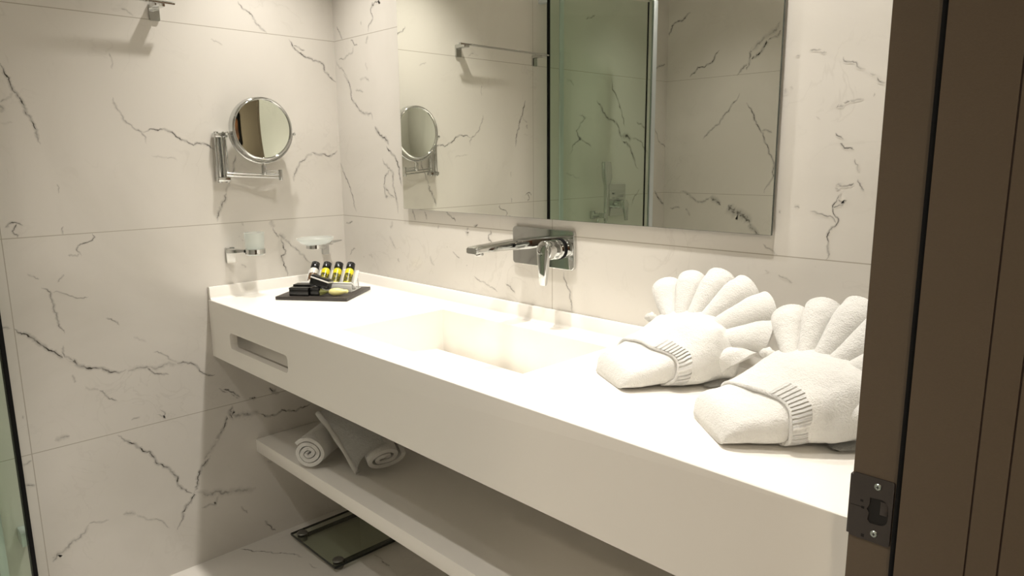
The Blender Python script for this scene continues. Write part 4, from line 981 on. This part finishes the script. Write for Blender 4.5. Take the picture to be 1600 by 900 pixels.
for x in (SX0 + 0.028, SX1 - 0.028):
    for y in (SY0 + 0.028, SY1 - 0.028):
        bm = bmesh.new()
        cyl(bm, (x, y, 0.0005), (x, y, 0.018), 0.017, 0.0165, 28, bevel=0.002)
        lathe(bm, (x, y, 0.0252), (x, y, 1.0252), [(0, 0.019), (0.0022, 0.0188), (0.004, 0.0165), (0.0052, 0.010), (0.0055, 0.0)], 28, caps=False)
        obj('foot_sensor', bm, M['foot'] if 'foot' in M else M.setdefault('foot', simple('dull_grey_metal', (0.22, 0.22, 0.20), 0.35, 0.8)), bs, smooth=50)
for x in (SX0 + 0.028, SX1 - 0.028):
    bm = bmesh.new(); box(bm, (x - 0.005, SY0 + 0.048, 0.006), (x + 0.005, SY1 - 0.048, 0.0172), 0.001); obj('side_rail', bm, M['scale_edge'], bs)

# ------------------------------------------------------------------ shower fittings on the left wall
hs = thing('hand_shower', 'chrome hand shower hanging on the shower wall beside the mixer', 'hand shower', (0, -1.44, 1.0))
bm = bmesh.new()
sweep_rect(bm, [((0.060, -1.482, 1.000), (0, 0.0085, 0), (0.008, 0, 0)), ((0.062, -1.480, 1.120), (0, 0.009, 0), (0.009, 0, 0)), ((0.066, -1.478, 1.175), (0, 0.014, 0), (0.010, 0, 0)), ((0.072, -1.474, 1.215), (0, 0.030, 0), (0.011, 0, 0)), ((0.080, -1.455, 1.285), (0, 0.030, 0), (0.009, 0, 0)), ((0.081, -1.453, 1.292), (0, 0.028, 0), (0.006, 0, 0))], 0.3, 3)
obj('shower_head', bm, M['chrome'], hs, smooth=40)
bm = bmesh.new()
box(bm, (0.0006, -1.468, 1.010), (0.020, -1.428, 1.050), 0.003); box(bm, (0.018, -1.480, 1.015), (0.070, -1.452, 1.040), 0.003)
obj('wall_outlet', bm, M['chrome'], hs)
bm = bmesh.new()
hp = []
for k in range(40):
    t = k / 39
    hp.append((0.060 - 0.02 * t, -1.482 + 0.05 * t + 0.07 * math.sin(t * math.pi) * 0.6, 1.0 - 0.55 * math.sin(t * math.pi)))
hp[-1] = (0.040, -1.445, 1.008)
tube(bm, hp, 0.006, 10); obj('hose', bm, M['chrome'], hs, smooth=60)
mxr = thing('shower_mixer', 'chrome square plate shower mixer with a lever on the shower wall', 'shower mixer', (0, -1.64, 1.0))
bm = bmesh.new(); plate(bm, rounded_rect(-1.641, 1.095, 0.135, 0.160, 0.006, 4), [], 0.0095, frame_mat((0.010, 0, 0), (0, 1, 0), (0, 0, 1), (1, 0, 0))); obj('wall_plate', bm, M['chrome'], mxr)
bm = bmesh.new(); box(bm, (0.0102, -1.69, 1.125), (0.020, -1.605, 1.134), 0.002); box(bm, (0.0102, -1.69, 1.105), (0.018, -1.605, 1.109), 0.001); obj('diverter_button', bm, M['chrome'], mxr)
bm = bmesh.new()
cyl(bm, (0.0102, -1.637, 1.075), (0.060, -1.637, 1.075), 0.024, bevel=0.002)
sweep_rect(bm, [((0.060, -1.637, 1.096), (0, 0.013, 0), (0.006, 0, 0)), ((0.064, -1.637, 1.075), (0, 0.020, 0), (0.008, 0, 0)), ((0.068, -1.637, 1.03), (0, 0.014, 0), (0.007, 0, 0)), ((0.070, -1.637, 0.993), (0, 0.011, 0), (0.005, 0, 0))], 0.4, 3)
obj('lever', bm, M['chrome'], mxr, smooth=45)

# ------------------------------------------------------------------ ceiling lamps
M['lens'] = emit('lit_lamp_lens', WARM, 12.0)
for i, (x, y, w, lab) in enumerate(LAMPS):
    t = thing('ceiling_downlight', lab, 'ceiling lamp', (x, y, CEIL), 'recessed ceiling downlights')
    bm = bmesh.new(); lathe(bm, (x, y, CEIL - 0.0005), (x, y, CEIL - 1.0005), [(0, 0.030), (0.0, 0.045), (0.002, 0.0445), (0.003, 0.042), (0.0012, 0.030)], 40, caps=False); obj('trim_ring', bm, M['white_plastic'], t, smooth=50)
    bm = bmesh.new(); lathe(bm, (x, y, CEIL - 0.0003), (x, y, CEIL - 1.0003), [(0, 0.0), (0, 0.0295), (0.0012, 0.0295), (0.0012, 0.0)], 32, caps=False); obj('lamp_lens', bm, M['lens'], t)
    lamp_light(x, y, w, t, 98 if i == 0 else 112)
t = thing('ceiling_downlight', 'round ceiling disc added for the unseen fill light in the hall', 'ceiling lamp', (2.95, -2.3, CEIL), 'recessed ceiling downlights')  # fixture added to go with the hall fill light
bm = bmesh.new(); lathe(bm, (2.95, -2.3, CEIL - 0.0005), (2.95, -2.3, CEIL - 1.0005), [(0, 0.09), (0.0, 0.105), (0.004, 0.104), (0.004, 0.09)], 40, caps=False); obj('trim_ring', bm, M['white_plastic'], t, smooth=50)
bm = bmesh.new(); lathe(bm, (2.95, -2.3, CEIL - 0.0003), (2.95, -2.3, CEIL - 1.0003), [(0, 0.0), (0, 0.0895), (0.0012, 0.0895), (0.0012, 0.0)], 32, caps=False); obj('lamp_lens', bm, M['lens'], t)

# ------------------------------------------------------------------ towels
def roll(name, label, c0, axis, rx, rz, length, turns, thick, flat_r, seed, up=(0, 0, 1), group=None, hem=False, taper=1.0):
    """rolled towel: one continuous spiral sheet with thickness. c0 = centre of the front end, axis = towards the far end"""
    t = thing(name, label, 'towel', (c0[0], c0[1], c0[2] - rz), group)
    ax_ = Vector(axis).normalized(); U = Vector(up); U = (U - ax_ * U.dot(ax_)).normalized(); S = ax_.cross(U)
    c0 = Vector(c0)
    nu, nv = int(turns * 44), 16
    th_ = thick
    def fn(u, v):
        a = u * turns * 2 * math.pi
        f = u
        r = 0.10 + 0.90 * f
        ph = a + seed
        wob = 1 + 0.02 * math.sin(3 * ph + seed) * f
        sc = 1 + (taper - 1) * v
        x = math.cos(ph) * rx * r * wob * sc; z = math.sin(ph) * rz * r * wob * sc
        endb = 0.006 * math.sin(ph * 1.0 + seed) * (1 - v) + 0.004 * noise.noise(Vector((ph, seed, v * 2)))
        d = v * length + endb * (1 if v < 0.5 else -1)
        return c0 + ax_ * d + S * x + U * z
    bm = bmesh.new()
    V = grid(bm, nu, nv, fn)
    bmesh.ops.recalc_face_normals(bm, faces=bm.faces[:])
    bmesh.ops.solidify(bm, geom=bm.faces[:], thickness=th_)
    o = obj('towel_roll', bm, M['terry'], t, smooth=180)
    md = o.modifiers.new('round', 'BEVEL'); md.width = th_ * 0.42; md.segments = 3; md.limit_method = 'ANGLE'; md.angle_limit = R(50)
    return t, (c0, ax_, S, U)

# small roll lying across the shelf, spiral end to the room
roll('rolled_towel', 'small white rolled hand towel with its spiral end facing out on the shelf', (0.358, -0.380, 0.4270), (-0.54, 0.84, 0.0), 0.0545, 0.0515, 0.27, 3.2, 0.0115, 0, 1.2)
# larger roll leaning over the small one
big, fr = roll('rolled_towel', 'larger white rolled towel leaning over the small roll under the counter', (0.572, -0.245, 0.437), (-0.86, 0.28, 0.33), 0.064, 0.050, 0.27, 2.6, 0.013, 0, 2.6, taper=1.02)
c0_, ax_, S_, U_ = fr
# its loose folded hem standing off the side
bm = bmesh.new()
P0 = Vector((0.500, -0.298, 0.384)); P1 = Vector((0.285, -0.302, 0.518))
pts = [P0.lerp(P1, k / 18) + Vector((0, 0, 0.010 * math.sin(k / 18 * math.pi))) for k in range(19)]
tube(bm, pts, [0.0085 + 0.0035 * math.sin(k * 0.9) * 0.3 for k in range(19)], 14)
hm = obj('hem_fold', bm, M['terry'], big, smooth=180)
bm = bmesh.new()
NEAR = -S_ if S_.y > 0 else S_
def flap(u, v):
    a = pts[0].lerp(pts[-1], v) + Vector((0, 0, 0.010 * math.sin(v * math.pi)))
    base = c0_ + ax_ * (0.006 + v * 0.262)
    mid = base + NEAR * 0.086 + U_ * 0.022
    end = base + U_ * 0.056 + NEAR * 0.004
    return a * (1 - u) ** 2 + mid * (2 * u * (1 - u)) + end * u * u
grid(bm, 24, 16, flap)
bmesh.ops.solidify(bm, geom=bm.faces[:], thickness=0.007)
obj('outer_fold', bm, M['terry'], big, smooth=180)

def smoothstep(a, b, x):
    t = min(1, max(0, (x - a) / (b - a))); return t * t * (3 - 2 * t)

def fan_towel(label, nose, ang, scl=1.0, seed=0.0, R_=0.19, tilt=46, spread=1.0):
    a = Vector((math.cos(ang), math.sin(ang), 0)); l = Vector((a.y, -a.x, 0)); w = Vector((0, 0, 1))
    O = Vector((nose[0], nose[1], ZT + 0.0012))
    t = thing('fan_folded_towel', label, 'towel', tuple(O + a * 0.1), 'fan folded towels on the counter')
    def W(s, y, h): return O + a * (s * scl) + l * (y * scl) + w * (h * scl)
    # cushion shaped envelope around the fold: closed tube along s with super-elliptic section
    def section(s):
        # half width, height, base height
        k = smoothstep(-0.03, 0.06, s)
        hw = 0.080 + 0.018 * smoothstep(0, 0.15, s)
        h = 0.052 + 0.062 * smoothstep(0.0, 0.17, s)
        end = max(0.0, 1 - ((0.012 - s) / 0.034) ** 2) ** 0.5 if s < 0.012 else 1.0
        end2 = max(0.0, 1 - ((s - 0.185) / 0.03) ** 2) ** 0.5 if s > 0.185 else 1.0
        return hw * (0.80 + 0.20 * end) * (0.8 + 0.2 * end2), h * (0.30 + 0.70 * end * end2), 0
    def surf(s, th, off=0.0):
        hw, h, _ = section(s)
        c_, s_ = math.cos(th), math.sin(th)
        p = 0.62
        y = math.copysign(abs(c_) ** p, c_) * hw
        z = h / 2 + math.copysign(abs(s_) ** 0.72, s_) * h / 2
        # rumples
        n_ = noise.noise(Vector((s * 16 + seed, y * 16, z * 16 + seed))) * 0.010 + noise.noise(Vector((s * 45 + seed, y * 45, z * 45))) * 0.0022
        if z > 0.004:
            cy_, cz = y, z - h / 2
            d = math.hypot(cy_, cz) or 1
            y += (n_ + off) * cy_ / d; z += (n_ * 0.8 + off) * cz / d * (1 if z > 0.02 else 0.3)
        else:
            y += off * math.copysign(1, y) * 0.6
        return W(s, y, max(0.0, z))
    bm = bmesh.new()
    ns, nt_ = 40, 64
    s0, s1 = -0.0225, 0.214
    V = grid(bm, nt_, ns, lambda u, v: surf(s0 + (s1 - s0) * v, u * 2 * math.pi), closed_u=True)
    bm.faces.new([V[i][0] for i in range(nt_)]); bm.faces.new([V[i][-1] for i in range(nt_)])
    body = obj('inner_fold', bm, M['terry'], t, smooth=180)
    # wrap: outer sheet from s = edge to back, edge runs slightly diagonal; with hem band
    def edge(th):
        return 0.050 + 0.020 * math.cos(th) + 0.004 * math.sin(3 * th + seed)
    def wrapfn(u, v):
        th = u * 2 * math.pi
        s = edge(th) + (0.196 - edge(th)) * v
        off = 0.0085 + 0.003 * math.sin(v * math.pi) + 0.004 * noise.noise(Vector((u * 9 + seed, v * 4, 3.1)))
        return surf(s, th, off)
    bm = bmesh.new()
    grid(bm, 72, 30, wrapfn, closed_u=True)
    bmesh.ops.recalc_face_normals(bm, faces=bm.faces[:])
    bmesh.ops.solidify(bm, geom=bm.faces[:], thickness=0.007)
    o = obj('wrap', bm, M['terry'], t, smooth=180)
    # ribbed hem band lying on the wrap next to its edge
    bm = bmesh.new(); uvl = bm.loops.layers.uv.new('UVMap')
    nu, nv = 60, 8
    def bandfn(u, v):
        th = R(-40) + u * R(118)
        s = edge(th) + 0.003 + 0.026 * v
        off = 0.0102 + 0.0012 * math.sin(v * math.pi)
        return surf(s, th, off + 0.003 * math.sin(math.pi * min(1, v * 4) / 2) * 0.2)
    V = grid(bm, nu, nv, bandfn)
    for f in bm.faces:
        for lp in f.loops:
            for_i = None
    idx = {}
    for i in range(nu):
        for j in range(nv): idx[V[i][j]] = (i / (nu - 1), j / (nv - 1))
    for f in bm.faces:
        for lp in f.loops: lp[uvl].uv = idx[lp.vert]
    obj('hem_band', bm, M['terry_rib'], t, smooth=180)
    # pleated fan
    piv = Vector((0.120, 0.0, 0.062))
    nn = Vector((-0.66, 0.34, 0.67)).normalized()
    e2 = (Vector((0, 1, 0)) - nn * nn.y).normalized()
    e1 = e2.cross(nn)
    npl = 7
    phi0, phi1 = R(-64), R(84)
    KR = [(-64, .170), (-30, .176), (0, .192), (40, .210), (60, .190), (84, .125)]
    def rad(ph):
        d = math.degrees(ph)
        for (a0, r0), (a1, r1) in zip(KR, KR[1:]):
            if d <= a1: return r0 + (r1 - r0) * smoothstep(0, 1, (d - a0) / (a1 - a0))
        return KR[-1][1]
    nu, nv = npl * 18 + 1, 16
    def fanf(u, v):
        ph = phi0 + (phi1 - phi0) * u
        q = u * npl * 2 * math.pi
        sn = abs(math.sin(q / 2))
        shape = 2 * sn ** 0.75 - 1
        RR = rad(ph)
        r = 0.02 + (RR - 0.02) * v
        r2 = r * (1 - 0.075 * v * v * (1 - sn))
        amp = 0.004 + 0.0135 * v
        lean = -0.05 * math.sin(q) * v               # every pleat leans over its neighbour
        p3 = piv + e1 * (r2 * math.cos(ph + lean)) + e2 * (r2 * math.sin(ph + lean)) + nn * (amp * shape)
        # outermost edge curls over
        p3 -= nn * (0.012 * smoothstep(0.8, 1.0, v))
        p3 += Vector((0, 0, 0.002)) * noise.noise(p3 * 30)
        P = W(p3.x, p3.y, p3.z)
        P.z = max(P.z, ZT + 0.012)
        P.y = min(P.y, -0.031)
        return P
    bm = bmesh.new()
    grid(bm, nu, nv, fanf)
    bmesh.ops.recalc_face_normals(bm, faces=bm.faces[:])
    o = obj('pleated_fan', bm, M['terry'], t, smooth=180)
    ms = o.modifiers.new('cloth', 'SOLIDIFY'); ms.thickness = 0.0085; ms.offset = 0.0
    md = o.modifiers.new('round', 'BEVEL'); md.width = 0.0035; md.segments = 3; md.limit_method = 'ANGLE'; md.angle_limit = R(60)
    # loose twisted corner on the far side
    bm = bmesh.new()
    q = []
    for k in range(12):
        u = k / 11
        q.append(W(0.118 + 0.010 * math.cos(u * 5), -0.088 - 0.006 * u, 0.085 + 0.022 * u + 0.004 * math.sin(u * 5)))
    tube(bm, q, [0.010 - 0.0055 * abs(k / 11 - 0.35) for k in range(12)], 12)
    obj('corner_twist', bm, M['terry'], t, smooth=180)
    # tail of the under layer, peeping out on the near side
    bm = bmesh.new()
    grid(bm, 10, 8, lambda u, v: W(0.135 + 0.06 * u, 0.060 + 0.046 * v, 0.0045 + 0.010 * (1 - v) * u))
    bmesh.ops.solidify(bm, geom=bm.faces[:], thickness=0.004)
    obj('tail_fold', bm, M['terry'], t, smooth=180)
    return t

fan_towel('white fan folded bath towel on the counter, the one next to the basin', (1.445, -0.270), R(61), seed=0.3)
fan_towel('white fan folded bath towel on the counter, partly hidden by the door frame', (1.722, -0.368), R(50), seed=4.7)
